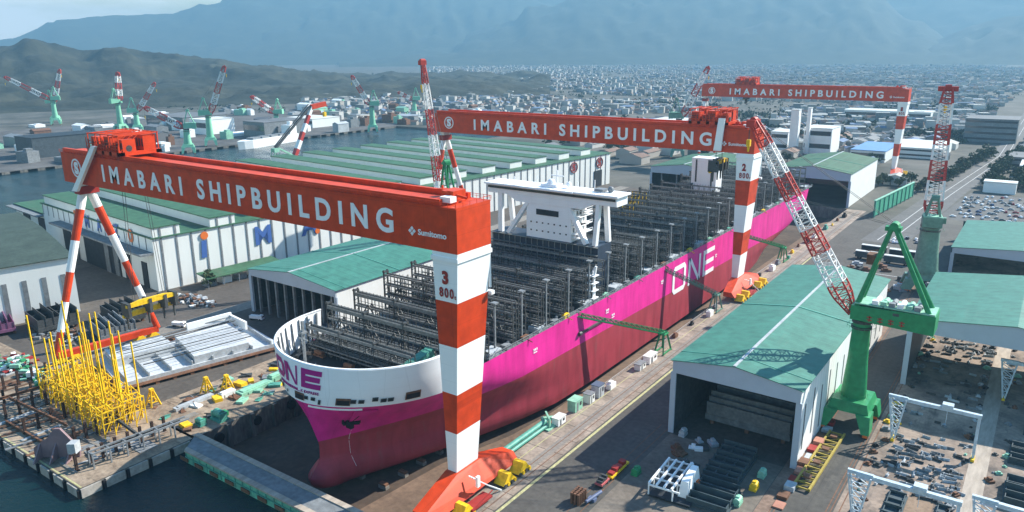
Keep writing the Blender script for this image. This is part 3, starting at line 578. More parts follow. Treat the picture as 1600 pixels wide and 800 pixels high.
# ------------------------------------------------------------------ goliath gantry cranes
def bands(mb, zs, section, mats):
    """Tapered box column in colour bands: section(z) gives (x0, x1, y0, y1)."""
    for k in range(len(zs) - 1):
        a, b2 = section(zs[k]), section(zs[k + 1]); za, zb = zs[k], zs[k + 1]
        P = [(a[0], a[2], za), (a[1], a[2], za), (a[1], a[3], za), (a[0], a[3], za), (b2[0], b2[2], zb), (b2[1], b2[2], zb), (b2[1], b2[3], zb), (b2[0], b2[3], zb)]
        mb.add(P, [(0, 1, 5, 4), (1, 2, 6, 5), (2, 3, 7, 6), (3, 0, 4, 7)] + ([(0, 3, 2, 1)] if k == 0 else []) + ([(4, 5, 6, 7)] if k == len(zs) - 2 else []), mats[k])
def gantry(y0, num, label, tx, strut, lift=True):
    o = thing('gantry_crane', label, 'crane', (0, y0, 0), 0, 'goliath gantry cranes over the dock')
    zb, zt = 72.2, 84.1
    g = MB(); g.box(-205, 0, zb, 0, 14, zt); gi = g.build('girder', RED, o)
    g = MB()
    for y in (.6, 12.2): g.box(-204, y, zt + .01, -6, y + 1.2, zt + 1.5)
    g.box(-204, 5, zt + .01, -4, 9, zt + .5); g.build('trolley_rail', RED, gi)
    g = MB()
    for y in (-.35, 14.35):
        g.bar((-205, y, zt + 1.1), (0, y, zt + 1.1), .1); g.bar((-205, y, zt + .6), (0, y, zt + .6), .07)
        for k in range(84): g.bar((-205 + k * 2.47, y, zt), (-205 + k * 2.47, y, zt + 1.1), .09)
        g.box(-205, min(y, y + (.4 if y < 0 else -.4)), zt - .25, 0, max(y, y + (.4 if y < 0 else -.4)), zt - .1)
    for y in (0, 2.8, 5.6, 8.4, 11.2, 14): g.bar((-.1, y, zt), (-.1, y, zt + 1.1), .09)
    g.bar((-.1, 0, zt + 1.1), (-.1, 14, zt + 1.1), .1); g.build('handrail', RED, gi)
    g = MB(); g.box(-9, 5, zt + .6, -5, 10, zt + 3); g.bar((-8, 4, zt + 3), (-3, 8, zt + 1), .6); g.bar((-12, 9, zt), (-12, 9, zt + 3.4), .4); g.box(-13, 8, zt + 1.6, -11, 10, zt + 2.6); g.build('end_winch', RED, gi)
    g = MB(); g.box(-7, 2, zt + .6, -3.5, 4.4, zt + 2); g.build('electric_box', TUBEW, gi)
    lettering('IMABARI', (-173.6, -.03, 74.9), (1, 0, 0), (0, 0, 1), 53, 6.5, LETTER, gi, 'lettering', .03, 1.75)
    lettering('SHIPBUILDING', (-111.8, -.03, 74.8), (1, 0, 0), (0, 0, 1), 90, 6.8, LETTER, gi, 'lettering', .03, 1.6)
    e = MB(); cx, cz = -193.5, 78.4
    for rr, w in ((3.4, .62),):
        for k in range(28):
            a, b2 = k * .2244, (k + 1) * .2244; e.bar((cx + rr * math.cos(a), -.12, cz + rr * math.sin(a)), (cx + rr * math.cos(b2), -.12, cz + rr * math.sin(b2)), .2, w)
    e.build('emblem_ring', LETTER, gi); lettering('S', (cx - 1.7, -.03, cz - 2.5), (1, 0, 0), (0, 0, 1), 3.4, 5, LETTER, gi, 'emblem_letter', .06)
    d = MB()
    for (dx, dz) in ((0, .72), (0, -.72), (.72, 0), (-.72, 0)):
        d.prism([(-15.1 + dx - .55, -.05, 76.5 + dz), (-15.1 + dx, -.05, 76.5 + dz - .55), (-15.1 + dx + .55, -.05, 76.5 + dz), (-15.1 + dx, -.05, 76.5 + dz + .55)], (0, -.15, 0))
    d.build('maker_mark', LETTER, gi); lettering('Sumitomo', (-13.0, -.03, 75.7), (1, 0, 0), (0, 0, 1), 9.6, 1.6, LETTER, gi, 'maker_lettering', .02)
    # rigid leg
    sec = lambda z: (lambda t: (-7.4 + (-8.5 + 7.4) * t, -4.3 + (-.0 + 4.3) * t, 2.3 + (0.0 - 2.3) * t, 11.8 + (14. - 11.8) * t))((z - 7.3) / (72.2 - 7.3))
    g = MB(); bands(g, [7.3, 20.2, 32.2, 46.2, 58.8, 72.18], sec, [0, 1, 0, 1, 0]); lg = g.build('leg', [WHITE, RED], o)
    g = MB(); a = sec(70.2); g.box(a[0] - .35, a[2] - .35, 69.9, a[1] + .35, a[3] + .35, 71.0); g.build('collar', WHITE, lg)
    g = MB(); g.bar((-.4, 14, 60), (-.7, 14.2, 71), .5); g.box(-1.5, 13.6, 58, .3, 15, 59); g.build('ladder', WHITE, lg)
    t = (65.5 - 7.3) / 64.9; fy = 2.3 * (1 - t)
    upv = (0, -2.3 / 64.9, 1)
    lettering(num, (-5.4, fy - .05, 63.6), (1, 0, 0), upv, 2.0, 3.7, DRED, lg, 'number', .05)
    lettering('800', (-6.6, fy + .05, 60.0), (1, 0, 0), upv, 4.8, 2.7, DRED, lg, 'number', .02, 1.3); lettering('t', (-1.55, fy + .05, 60.0), (1, 0, 0), upv, .5, 1, DRED, lg, 'number', .02)
    # sill with bogies
    g = MB(); prof = [(-17, 2.6), (26, 2.6), (26, 5.0), (12.2, 8.2), (11.9, 7.31), (2.2, 7.31), (1.9, 8.0), (-17, 4.6)]
    prof = [(-15, 2.6), (25, 2.6), (25, 5.2), (12.6, 7.9), (1.4, 7.9), (-15, 5.0)]
    pts_o = [(-.2, y, z) for y, z in prof]; pts_i = [(-8.6, y, z) for y, z in prof]
    top_o = [(-3.6 if 0 < y < 20 and z > 7 else -1.0 if z > 4.4 else .8, y, z) for y, z in prof]; top_i = [(-7.7 if z > 7 else -5.2, y, z) for y, z in prof]
    k = len(prof); g.add(top_o + top_i, [tuple(range(k)), tuple(range(2 * k - 1, k - 1, -1))] + [(i, (i + 1) % k, k + (i + 1) % k, k + i) for i in range(k)]); si = g.build('sill', RED, o)
    g = MB()
    for (za, zb2, px) in ((3, 6.4, 1.6), (6.4, 3.2, 2.6)): pass
    g.bar((-1, 3.5, 7.4), (2.0, 4.2, 6.6), .35); g.bar((2.0, 4.2, 6.6), (2.6, 8, 3.4), .5, .3); g.bar((2.6, 8, 3.4), (4, 12, .4), .5, .3); g.box(1.6, 3.2, 5, 2.4, 4.4, 8.2); g.build('stair', TUBEW, si)
    g = MB(); g.box(1.2, -2, 1.0, 4.6, 7, 1.6); g.bar((1.2, -2, 3), (1.2, 7, 3), .15); g.bar((4.6, -2, 1.6), (4.6, 7, 3.2), .25); g.build('buffer_platform', DRED, si)
    for yb in (-14, -6.5, 13, 20.5):
        g = MB(); y = yb
        g.prism([(.4, y, .9), (.4, y + 6.4, .9), (.4, y + 5.0, 2.1), (.4, y + 3.9, 3.6), (.4, y + 2.5, 3.6), (.4, y + 1.4, 2.1)], (3.6, 0, 0)); bg_ = g.build('bogie', YEL, si)
        for q in range(4):
            w = MB(); w.tube((1.2, y + .8 + q * 1.6, .65), (4.4, y + .8 + q * 1.6, .65), .58, n=12); w.build('wheel', YEL if q % 2 else STEEL, bg_)
    # hinged leg
    g = MB(); ap = Vector((-203, 7, 68))
    for ft in (Vector((-198, -17, 4)), Vector((-194.5, 24, 4))):
        zs = [0, .14, .32, .5, .69, .88, 1]
        g = MB()
        for q in range(6):
            r0 = 1.25 + .5 * zs[q]; r1 = 1.25 + .5 * zs[q + 1]; g.tube(ft.lerp(ap + Vector((0, (ft.y - 7) * .06, 0)), zs[q]), ft.lerp(ap + Vector((0, (ft.y - 7) * .06, 0)), zs[q + 1]), r0, r1, 14, (1, 0, 1, 0, 1, 0)[q])
        g.build('leg', [WHITE, RED], o, smooth=False)
    g = MB(); g.box(-205.2, 3.0, 66.5, -200.8, 11, 69.6); g.build('leg_joint', DRED, o)
    g = MB(); g.box(-204.6, 4, 69.7, -201.4, 10, 72.19); g.build('hinge', WHITE, o)
    g = MB(); g.bar((-198, -17, 3.6), (-194.5, 24, 3.6), 2.2, 2.6); s2 = g.build('sill', RED, o)
    for t in (.02, .16, .80, .94):
        p = Vector((-198, -17, 0)).lerp(Vector((-194.5, 24, 0)), t); g = MB(); g.prism([(p.x - 1.2, p.y - 2.6, .8), (p.x - 1.2, p.y + 2.6, .8), (p.x - 1.2, p.y + 1, 2.6), (p.x - 1.2, p.y - 1, 2.6)], (2.6, 0, 0)); b3 = g.build('bogie', YEL, s2)
        for q in (-1.7, 0, 1.7):
            w = MB(); w.tube((p.x - 1, p.y + q, .6), (p.x + 1, p.y + q, .6), .58, n=10); w.build('wheel', STEEL, b3)
    # trolley on the girder
    x0, x1 = tx; z = zt + 1.5
    g = MB(); g.box(x0, -1.2, z, x1, 1, z + 1.4); g.box(x0, 13, z, x1, 15.2, z + 1.4)
    for q in range(5): g.box(x0 + (x1 - x0 - 1.6) * q / 4, -1.2, z + .02, x0 + (x1 - x0 - 1.6) * q / 4 + 1.6, 15.2, z + 1.38)
    tr = g.build('trolley', RED, o); h = x1 - x0
    for q, (fx, wx, dy, hh) in enumerate(((.03, .24, .4, 4.6), (.30, .12, 1.0, 3.2), (.46, .2, .2, 5.2), (.70, .12, 1.4, 3.6), (.84, .14, .6, 4.4), (.06, .2, 8.6, 6.0), (.32, .3, 9.2, 4.6), (.66, .3, 8.8, 5.6))):
        g = MB(); g.box(x0 + h * fx, dy, z + 1.4, x0 + h * (fx + wx), dy + 5, z + 1.4 + hh); b2 = g.build('winch_house', RED, tr)
        g = MB()
        for w in range(4): g.box(x0 + h * fx + .6 + w * h * wx / 4, dy - .12, z + 2.6, x0 + h * fx + .6 + w * h * wx / 4 + h * wx / 8, dy - .02, z + 1.4 + hh * .75)
        g.build('louvre', STEEL, b2)
    for q in (.02, .27, .44, .68, .82, .97):
        g = MB(); xx = x0 + h * q; g.bar((xx, -.6, z + 1.4), (xx, -.6, z + 7.4), .35); g.bar((xx, 14.4, z + 1.4), (xx, 14.4, z + 7.8), .35); g.bar((xx, -.6, z + 7.2), (xx, 14.4, z + 7.6), .4); g.bar((xx, -.6, z + 1.4), (xx, 7, z + 7.4), .25); g.build('portal_frame', RED, tr)
    g = MB(); g.bar((x0, -.6, z + 7.4), (x1, -.6, z + 7.4), .3); g.bar((x0, -.6, z + 4.6), (x1, -.6, z + 4.6), .25); g.build('crane_rail_beam', RED, tr); g = MB(); g.bar((x0, 14.4, z + 7.7), (x1, 14.4, z + 7.7), .3); g.build('crane_rail_beam', RED, tr)
    g = MB()
    for q in range(12):
        xx = x0 + h * q / 11; g.bar((xx, -1.2, z + 1.4), (xx, -1.2, z + 3.6 + 2.4 * (q % 3 == 0)), .22)
        if q < 11: g.bar((xx, -1.2, z + 2.6), (xx + h / 11, -1.2, z + 2.6), .14); g.bar((xx, -1.2, z + 3.6), (xx + h / 11, -1.2, z + 3.6), .2)
    g.build('guard_rail', RED, tr)
    for q in (.15, .35, .6, .85):
        g = MB(); g.tube((x0 + h * q, 3, z + 2.6), (x0 + h * q + 3, 3, z + 2.6), 1.2, n=12); g.build('rope_drum', STEEL, tr)
    if not strut: return o
    (sx0, sz0), (sx1, sz1) = strut
    g = MB(); g.hexa([(sx1 - 1.7, -2.4, sz1), (sx1 + 2.1, -2.4, sz1), (sx1 + 2.1, -1.3, sz1), (sx1 - 1.7, -1.3, sz1), (sx0 - 1.5, -2.4, sz0), (sx0 + 1.7, -2.4, sz0), (sx0 + 1.7, -1.3, sz0), (sx0 - 1.5, -1.3, sz0)])
    g.build('strut', WHITE, tr)
    return o
gantry(0, '3', 'nearest and largest gantry crane, numbered 3, white and red legs over the ship bow', (-180, -157), ((-173.2, 88.5), (-193.5, 69.5)))
gantry(227, '2', 'middle gantry crane, numbered 2, standing over the middle of the ship', (-34, -14), ((-16.5, 89), (-18, 73)))
gantry(671, '1', 'farthest gantry crane, numbered 1, beyond the ship stern', (-168, -146), None)
def lifting_beam(c, label, half, zr):
    o = thing('lifting_beam', label, 'lifting beam', c, math.pi / 2)
    for (y, z) in ((-1.9, 2.7), (1.6, -2.0)):
        m = MB(); pts = [(-half, y, z - .8), (half, y, z - .8), (half, y, z + .3), (half * .5, y, z + 1.3), (-half * .5, y, z + 1.3), (-half, y, z + .3)]; m.prism(pts, (0, 1.2, 0)); m.build('beam', YEL, o)
    for q in (-.92, -.1, .5, .92):
        m = MB(); m.box(half * q - .6, -2.2, -2.2, half * q + .6, 3.2, 3.6); m.tube((half * q, .5, -2.2), (half * q, .5, -7), .5, .35); m.build('hook', STEEL, o)
    m = MB()
    for q in (-.6, .6):
        for d in (-.5, .5): m.bar((half * q + d, .5, 3), (half * q * .55 + d, .5, zr - c[2]), .14)
    m.build('rope', STEEL, o)
    return o
lifting_beam((-166, 7.5, 24.5), 'yellow twin lifting beam hanging on ropes under the nearest gantry girder', 10.5, 86)
lifting_beam((-19.5, 234, 64), 'small yellow lifting beam hung close under the middle gantry girder', 7.5, 86)
lifting_beam((-157, 678, 72), 'tiny yellow lifting beam hung under the farthest gantry girder', 3, 86)

# ------------------------------------------------------------------ container ship under construction
SO = (-48.5, 0, -7.2)
ship = thing('container_ship', 'giant magenta container ship with white bow in the dry dock, no containers aboard', 'ship', SO)
ST = [(-8, -6), (-6.4, -10.5), (-4, -13.2), (-1.5, -13.4), (0.4, -11.2), (2.5, -9.2), (8, -9.0), (16, -11.6), (25, -14.2), (37, -13.4)]
def lerp_tab(T, z):
    if z <= T[0][0]: return T[0][1]
    for (a, b2), (c, d) in zip(T, T[1:]):
        if z <= c: return b2 + (d - b2) * (z - a) / (c - a)
    return T[-1][1]
def half_breadth(s, z, L):
    """s metres behind the stem at height z."""
    Le = lerp_tab([(-8, 105), (3, 95), (10, 82), (18, 55), (25, 33), (37, 29)], z); u = min(1, s / Le)
    p = lerp_tab([(-8, 1.6), (8, 1.7), (18, 1.9), (25, 2.0), (37, 2.1)], z); q = lerp_tab([(-8, 1.0), (8, 1.05), (16, 1.2), (25, 1.75), (37, 2)], z)
    b2 = 30.5 * (1 - (1 - u) ** p) ** (1 / q)
    if z < 3 and s < 40: b2 = max(b2, 4.4 * math.sqrt(max(0, 1 - ((z + 2.8) / 6.2) ** 2)) * min(1, math.sqrt(s / 4)) * 1.0)
    if z < -5.5: b2 *= 1 - .12 * ((-5.5 - z) / 2) ** 2
    e = L - s; Lr = lerp_tab([(-8, 120), (0, 100), (8, 62), (16, 30), (27, 25)], z); mn = lerp_tab([(-8, .03), (2, .08), (8, .45), (16, .82), (27, .86)], z)
    if e < Lr: b2 *= mn + (1 - mn) * math.sin(math.pi / 2 * max(0, e / Lr)) ** .9
    return max(b2, .05)
def stern_y(z): return lerp_tab([(-8, 392), (2, 398), (7, 424), (27, 428)], z)
def boot_z(y): return max(5.5, 14.5 - .022 * (y - 40)) if y > 40 else 14.5 - (40 - y) * .11
SS = [0, .0012, .004, .008, .014, .022, .032, .045, .06, .08, .1, .125, .15, .18, .22, .28, .36, .45, .55, .64, .70, .75, .8, .84, .88, .91, .94, .965, .985, 1]
def hull_ring(s_, k):
    yg = ST[4][1] + s_ * 438; zb = boot_z(yg)
    z = (-7.2 + (zb + 7.2) * (k / 12)) if k <= 12 else zb + (26.6 - zb) * (k - 12) / 8
    y0, y1 = lerp_tab(ST, z), stern_y(z); y = y0 + (y1 - y0) * s_
    return y, z, half_breadth(y - y0, z, y1 - y0)
for sgn, _ in ((1, 0),):
    g = MB(SO); NK = 21
    for sd_ in (1, -1):
        base = len(g.v)
        for s_ in SS:
            for k in range(NK): y, z, b2 = hull_ring(s_, k); g.v.append((-48.5 + sd_ * b2, y, z))
        for i in range(len(SS) - 1):
            for k in range(NK - 1):
                g.f.append((base + i * NK + k, base + (i + 1) * NK + k, base + (i + 1) * NK + k + 1, base + i * NK + k + 1)); g.m.append(0 if k < 12 else 1)
    n1 = len(SS) * NK; last = (len(SS) - 1) * NK
    for k in range(NK - 1): g.f.append((last + k, n1 + last + k, n1 + last + k + 1, last + k + 1)); g.m.append(0 if k < 12 else 1)
    for i in range(len(SS) - 1): g.f.append((i * NK, (i + 1) * NK, n1 + (i + 1) * NK, n1 + i * NK)); g.m.append(0)
    hull = g.build('hull', [BOOT, PINK], ship, smooth=True)
hm_ = hull.data
try:
    bm = bmesh.new(); bm.from_mesh(hm_); bmesh.ops.remove_doubles(bm, verts=bm.verts, dist=.06); bmesh.ops.recalc_face_normals(bm, faces=bm.faces); bm.to_mesh(hm_); bm.free()
except Exception: pass
hm_.set_sharp_from_angle(angle=R(40))
# deck plating
g = MB(SO); row = []
for s_ in SS: y, z, b2 = hull_ring(s_, 20); row.append((y, b2))
for (ya, ba), (yb, bb) in zip(row, row[1:]):
    if yb - ya > .01: g.add([(-48.5 - ba, ya, 26.4), (-48.5 + ba, ya, 26.4), (-48.5 + bb, yb, 26.4), (-48.5 - bb, yb, 26.4)], [(0, 1, 2, 3)])
g.build('deck', DECK, ship)
# white bow bulwark, wrapped round the bow
def bow_pt(t, z, out=.18):
    """t in -1..1 round the bow from port to starboard; plan of the hull top with a slight flare."""
    a = abs(t); L0 = 34.
    s = L0 * (1 - math.cos(a * math.pi / 2)) ** 1.0; y0 = lerp_tab(ST, z)
    b2 = half_breadth(s, max(z, 24), 440); return Vector((-48.5 + math.copysign(b2 + out, t), y0 - out * (1 - a) + s, z))
g = MB(SO); N = 60; zl = [24.2, 28, 32, 36.2]
for out, fl in ((.5, 0), (-.1, 1)):
    b0 = len(g.v)
    for i in range(N + 1):
        t = -1 + 2 * i / N
        for z in zl: g.v.append(tuple(bow_pt(t, z, out)))
    for i in range(N):
        for k in range(len(zl) - 1):
            q = b0 + i * len(zl) + k; g.f.append((q, q + len(zl), q + len(zl) + 1, q + 1)); g.m.append(0)
w4 = (N + 1) * len(zl)
for i in range(N):
    q = i * len(zl) + len(zl) - 1; g.f.append((q, q + len(zl), w4 + q + len(zl), w4 + q)); g.m.append(0)
for i in (0, N):
    for k in range(len(zl) - 1): q = i * len(zl) + k; g.f.append((q, q + 1, w4 + q + 1, w4 + q)); g.m.append(0)
bul = g.build('bulwark', SHIPW, ship, smooth=True); bul.data.set_sharp_from_angle(angle=R(40))
# arc length table of the bulwark and lettering wrapped on it
arc = [0.]; ap_ = [bow_pt(-1 + 2 * i / 400, 30, .6) for i in range(401)]
for p, q in zip(ap_, ap_[1:]): arc.append(arc[-1] + (q - p).length)
def on_bow(s, z, out=.6):
    import bisect
    i = min(399, max(0, bisect.bisect(arc, s) - 1)); t = (i + (s - arc[i]) / max(1e-6, arc[i + 1] - arc[i])) / 400 * 2 - 1
    return bow_pt(max(-1, min(1, t)), z, out)
mid = arc[200]
def bow_text(body, s0, w, z0, h, thick, name, space=1.):
    me = text_mesh(body, thick, space); bm = bmesh.new(); bm.from_mesh(me); bmesh.ops.subdivide_edges(bm, edges=[e for e in bm.edges if e.calc_length() > .12], cuts=4, use_grid_fill=False); bmesh.ops.triangulate(bm, faces=bm.faces)
    xs_ = [v.co.x for v in bm.verts]; ys_ = [v.co.y for v in bm.verts]; a, b2, c, d = min(xs_), max(xs_), min(ys_), max(ys_)
    for v in bm.verts:
        v.co = on_bow(s0 + (v.co.x - a) / (b2 - a) * w, z0 + (v.co.y - c) / (d - c) * h, .62 + v.co.z * 4) - Vector(SO)
    bm.to_mesh(me); bm.free(); me.materials.clear(); me.materials.append(MAG); o = bpy.data.objects.new(name, me); C.objects.link(o); o.parent = bul
m = MB(SO); block_letters(m, lambda u, v: on_bow(mid - 15 + u, 29.2 + v, .64), 23, 5.8, 1.6, .04); m.build('lettering', MAG, bul); bow_text('OCEAN NETWORK EXPRESS', mid - 12, 19, 27.6, .8, .01, 'small_lettering')
for ds, z, w, h in ((-8.4, 25.3, .8, .9), (-3.0, 25.0, 4.6, 2.2), (1.6, 25.6, 1.6, 1.1), (4.3, 25.6, 1.6, 1.1), (7, 24.6, .9, 1.6), (12.6, 25.0, 4.4, 2.3), (16.9, 25.7, 1.7, 1.3), (19.2, 25.7, 1.7, 1.2), (23, 26.2, 1.7, 1.3), (25.4, 25.7, 1.7, 1.2), (27.4, 25.7, 1.7, 1.2), (32.4, 25.4, 4.6, 2.4), (-13, 25.4, 2, 1.6)):
    m = MB(SO); P = [on_bow(mid + ds + w * q / 3, z + hh, .56) for hh in (0, h) for q in range(4)]
    m.add(P, [(0, 1, 5, 4), (1, 2, 6, 5), (2, 3, 7, 6)]); pt = m.build('mooring_port', STEEL if w < 3 else RUST, bul)
    m = MB(SO); P = [on_bow(mid + ds + .3 + (w - .6) * q / 3, z + hh, .62) for hh in (.2, h * .72) for q in range(4)]; m.add(P, [(0, 1, 5, 4), (1, 2, 6, 5), (2, 3, 7, 6)]); m.build('port_opening', BLACK, pt)
m = MB(SO)
for i in range(60): m.bar(bow_pt(-1 + 2 * i / 60, 36.3, 0), bow_pt(-1 + 2 * (i + 1) / 60, 36.3, 0), .6, .25)
m.build('bulwark_cap', SHIPW, bul)
for i in range(26):
    t = -1 + 2 * (i + .5) / 26; p = bow_pt(t, 26.5, -.6); q = bow_pt(t, 35.6, -.3)
    if i % 2 == 0: m = MB(SO)
    m.bar(p, q, .25, .8)
    if i % 2: m.build('bulwark_stay', STEEL2, bul)
# anchor, hawse recess, bow line of the flare knuckle
def hull_side(y, z, out=.15):
    y0 = lerp_tab(ST, z); return Vector((-48.5 + half_breadth(y - y0, z, 430) + out, y, z))
m = MB(SO); A = hull_side(-4.2, 19.5, .3); B = hull_side(-4.0, 15.8, .5)
m.prism([hull_side(-6.5, 22, .1), hull_side(-1.6, 21.6, .1), hull_side(-2.4, 16.8, .5), hull_side(-4.6, 16.5, .5)], (.5, -.5, 0)); m.build('hawse_recess', PINK, hull)
m = MB(SO); m.bar(A, B, .9); m.bar(B + Vector((.6, -.8, -1.4)), B + Vector((.6, -.8, .8)), 2.2, 1.2); m.bar(B + Vector((-1.5, -1.6, -.4)), B + Vector((1.9, 1.9, -.4)), 1.1, .8); m.bar(B + Vector((-1.5, -1.6, -.4)), B + Vector((-1.0, -1.9, 2.0)), .6); m.bar(B + Vector((1.9, 1.9, -.4)), B + Vector((2.2, 1.6, 2.2)), .6); m.build('anchor', BLACK, hull)
m = MB(SO); ps = [hull_side(-13.4 + 8 * k / 10, 23.0 - .05 * k, .1) for k in range(11)]
for p, q in zip(ps, ps[1:]): m.bar(p, q, .2, .7)
m.build('white_flash', SHIPW, hull)
m = MB(SO)
for k in range(14): m.bar(hull_side(-2 + k * .1, 12.5 - k * 1.0, .02), hull_side(-2 + k * .1 + .08, 11.6 - k * 1.0, .02), .08)
m.build('draught_line', LETTER, hull)
for y_, z_ in ((61, 21.2), (113, 20.6), (118, 17.2), (165, 19.5), (232, 17), (260, 17.5)):
    m = MB(SO); p = hull_side(y_, z_, .12)
    for k in range(3): m.box(p.x, p.y + k * .9, p.z, p.x + .1, p.y + k * .9 + .55, p.z + .8)
    m.box(p.x, p.y, p.z - .8, p.x + .1, p.y + 2.2, p.z - .5); m.build('side_mark', LETTER, hull)
for k, y_ in enumerate((27, 28.5)):
    m = MB(SO); p = hull_side(y_ + k * 1.2, 8, .15)
    for q in range(5): m.box(p.x, p.y, p.z - 3 + q * 1.3, p.x + .3, p.y + .9, p.z - 2.4 + q * 1.3)
    m.build('draught_mark', LETTER, hull)
m = MB(SO); m.box(-17.9, 92, 17.6, -17.2, 112, 18.3); m.tube((-17.6, 91.5, 17.9), (-17.6, 93, 17.9), .8); m.build('side_fender', STEEL, hull)
m = MB(SO); block_letters(m, lambda u, v: (-17.82, 178 + u, 9.6 + v), 56, 13.6, 2.3, .09); m.build('lettering', LETTER, hull)
# hatch covers, lashing bridges, deck posts, side passage
for i in range(24):
    y = 33 + i * 15.2
    if 113 < y < 132 or 300 < y < 318: continue
    m = MB(SO)
    for x in range(4): m.box(-76.5 + x * 14.2, y - 13, 26.45, -62.9 + x * 14.2, y - 1.6, 28 + .15 * ((x + i) % 3))
    m.build('hatch_cover', [DECK, STEEL][i % 2], ship)
    m = MB(SO)
    for q in (4.2, 8.4, 11.4):
        for k in range(21): m.bar((-77 + k * 2.85, y - q, 27.5), (-77 + k * 2.85, y - q, 38 + (k * 5 % 3)), .3)
        for z in (30.5, 34.5, 38): m.bar((-77, y - q, z), (-20, y - q, z), .35, .45, 1)
    (m.build('cell_guide_frame', [STEEL, STEELM], ship) if i > 1 else None)
lb = None
def lashing_mesh(hh, m):
    W_ = 29.5
    for fy in (0, 1.9):
        for k in range(18):
            x = -W_ + 2 * W_ * k / 17; m.bar((x, fy, 0), (x, fy, hh - .4), .24, .24)
        for z in (2.0, 3.8, 7.6, 11.4, hh - .4): m.bar((-W_, fy, z), (W_, fy, z), .3, .6, 1)
        for z in (4.9, 8.7, 12.5): m.bar((-W_, fy, z), (W_, fy, z), .14, .14, 1)
        for k in range(0, 16, 4):
            x = -W_ + 2 * W_ * k / 17; x2 = -W_ + 2 * W_ * (k + 2) / 17; x4 = -W_ + 2 * W_ * min(17, k + 4) / 17
            m.bar((x, fy, 0), (x2, fy, hh * .72), .34); m.bar((x4, fy, 0), (x2, fy, hh * .72), .34)
    for z in (3.7, 7.5, 11.3): m.box(-W_, .1, z, W_, 1.8, z + .14)
    for k in range(34): m.bar((-W_ + k * 1.79, .9, hh - .3), (-W_ + k * 1.79, .9, hh + .9), .12)
    for x in (-W_, -W_ / 3, W_ / 3):
        for fy in (0, 1.9): m.bar((x, fy, 0), (x, fy, hh + 1.2), .5 if x == -W_ else .35)
        m.box(x - .6, -.2, hh + .3, x + .6, 2.1, hh + .8)
        for z in range(1, int(hh), 2): m.bar((x, 0, z), (x, 1.9, z + 1), .16)
m = MB(); lashing_mesh(15.6, m); lme = m.mesh('lashing_bridge', [STEEL, STEELM])
m = MB(); lashing_mesh(12.4, m); lme2 = m.mesh('lashing_bridge', [STEEL, STEELM])
for i in range(26):
    y = 20 + i * 15.2
    if 114 < y < 130 or 301 < y < 316 or y > 415: continue
    o = bpy.data.objects.new('lashing_bridge', lme if 1 < i else lme2); C.objects.link(o); o.parent = ship; o.location = (0, y, 26.4 + 7.2)
    if i == 0: o.scale = (.9, 1, 1)
o = bpy.data.objects.new('lashing_bridge', lme2); C.objects.link(o); o.parent = ship; o.location = (-1, 9, 26.4 + 7.2); o.scale = (.78, 1, .72)
for i in range(24):
    y = 42 + i * 15.2
    if y > 405: break
    m = MB(SO); m.bar((-20.2, y, 26.4), (-20.2, y, 43.5), .55); m.box(-21.2, y - 1, 43.5, -19.2, y + 1, 44); m.build('deck_post', STEEL2, ship)
m = MB(SO)
for i in range(120):
    y = 36 + i * 3.2; m.box(-19.6, y, 26.45, -18.1, y + 3.0, 26.7 + .5 * ((i * 7) % 3 == 0)); m.bar((-18.1, y, 26.6), (-18.1, y, 28), .14)
m.bar((-18.1, 36, 28), (-18.1, 420, 28), .16); m.bar((-18.1, 36, 27.3), (-18.1, 420, 27.3), .1); m.bar((-79, 36, 28), (-79, 420, 28), .16)
m.build('side_passage', STEEL2, ship)
rr = random.Random(3)
for i in range(40):
    y = 38 + i * 9.4 + rr.uniform(-2, 2); m = MB(SO)
    if i % 3 == 0: m.box(-22.6, y, 26.5, -18.4, y + rr.uniform(4, 8), 28.4); m.bar((-18, y, 27), (-18, y + 4, 29.4), .2); nm, mm_ = 'deck_platform', LSTEEL
    elif i % 3 == 1: m.cbox((-19.5, y, 26.5), 2, 3, rr.uniform(1, 2.2)); m.tube((-20, y + 2, 26.5), (-20, y + 2, 28.5), .5); nm, mm_ = 'deck_fitting', STEEL2
    else: m.cbox((-19, y, 26.7), 1.5, 3.5, 1.3); m.bar((-18.4, y, 27), (-17.2, y + 2, 25.4), .3); nm, mm_ = 'scaffold_tray', [PGREEN, YEL, RUST, TEAL][i % 4]
    m.build(nm, mm_, ship)
# foredeck gear
m = MB(SO); m.bar((-62, -1, 26.4), (-62, -1, 42), .7); m.bar((-64, -1, 36), (-60, -1, 36), .4); m.box(-63, -2, 38, -61, 0, 38.6); m.build('foremast', STEEL2, ship)
m = MB(SO); m.hexa([(-30, 3, 27), (-27, 3, 27), (-27, 20, 27), (-30, 20, 27), (-30, 3, 31), (-27, 3, 31), (-27, 20, 34), (-30, 20, 34)]); m.build('breakwater', TEAL, ship)
m = MB(SO); m.box(-72, 13, 26.4, -26, 13.5, 31)
for k in range(14): m.bar((-71 + k * 3.4, 11.8, 26.4), (-71 + k * 3.4, 13, 30.6), .35)
m.build('breakwater', DECK, ship)
for (x, y) in ((-58, -2), (-40, 0), (-66, 8), (-35, 9), (-50, 6)):
    m = MB(SO); m.tube((x - 1.8, y, 27.6), (x + 1.8, y, 27.6), .8); m.box(x - 2.4, y - .8, 26.4, x + 2.4, y + .8, 26.9); m.build('windlass', [STEEL2, RUST][x % 2 == 0], ship)
rq = random.Random(8)
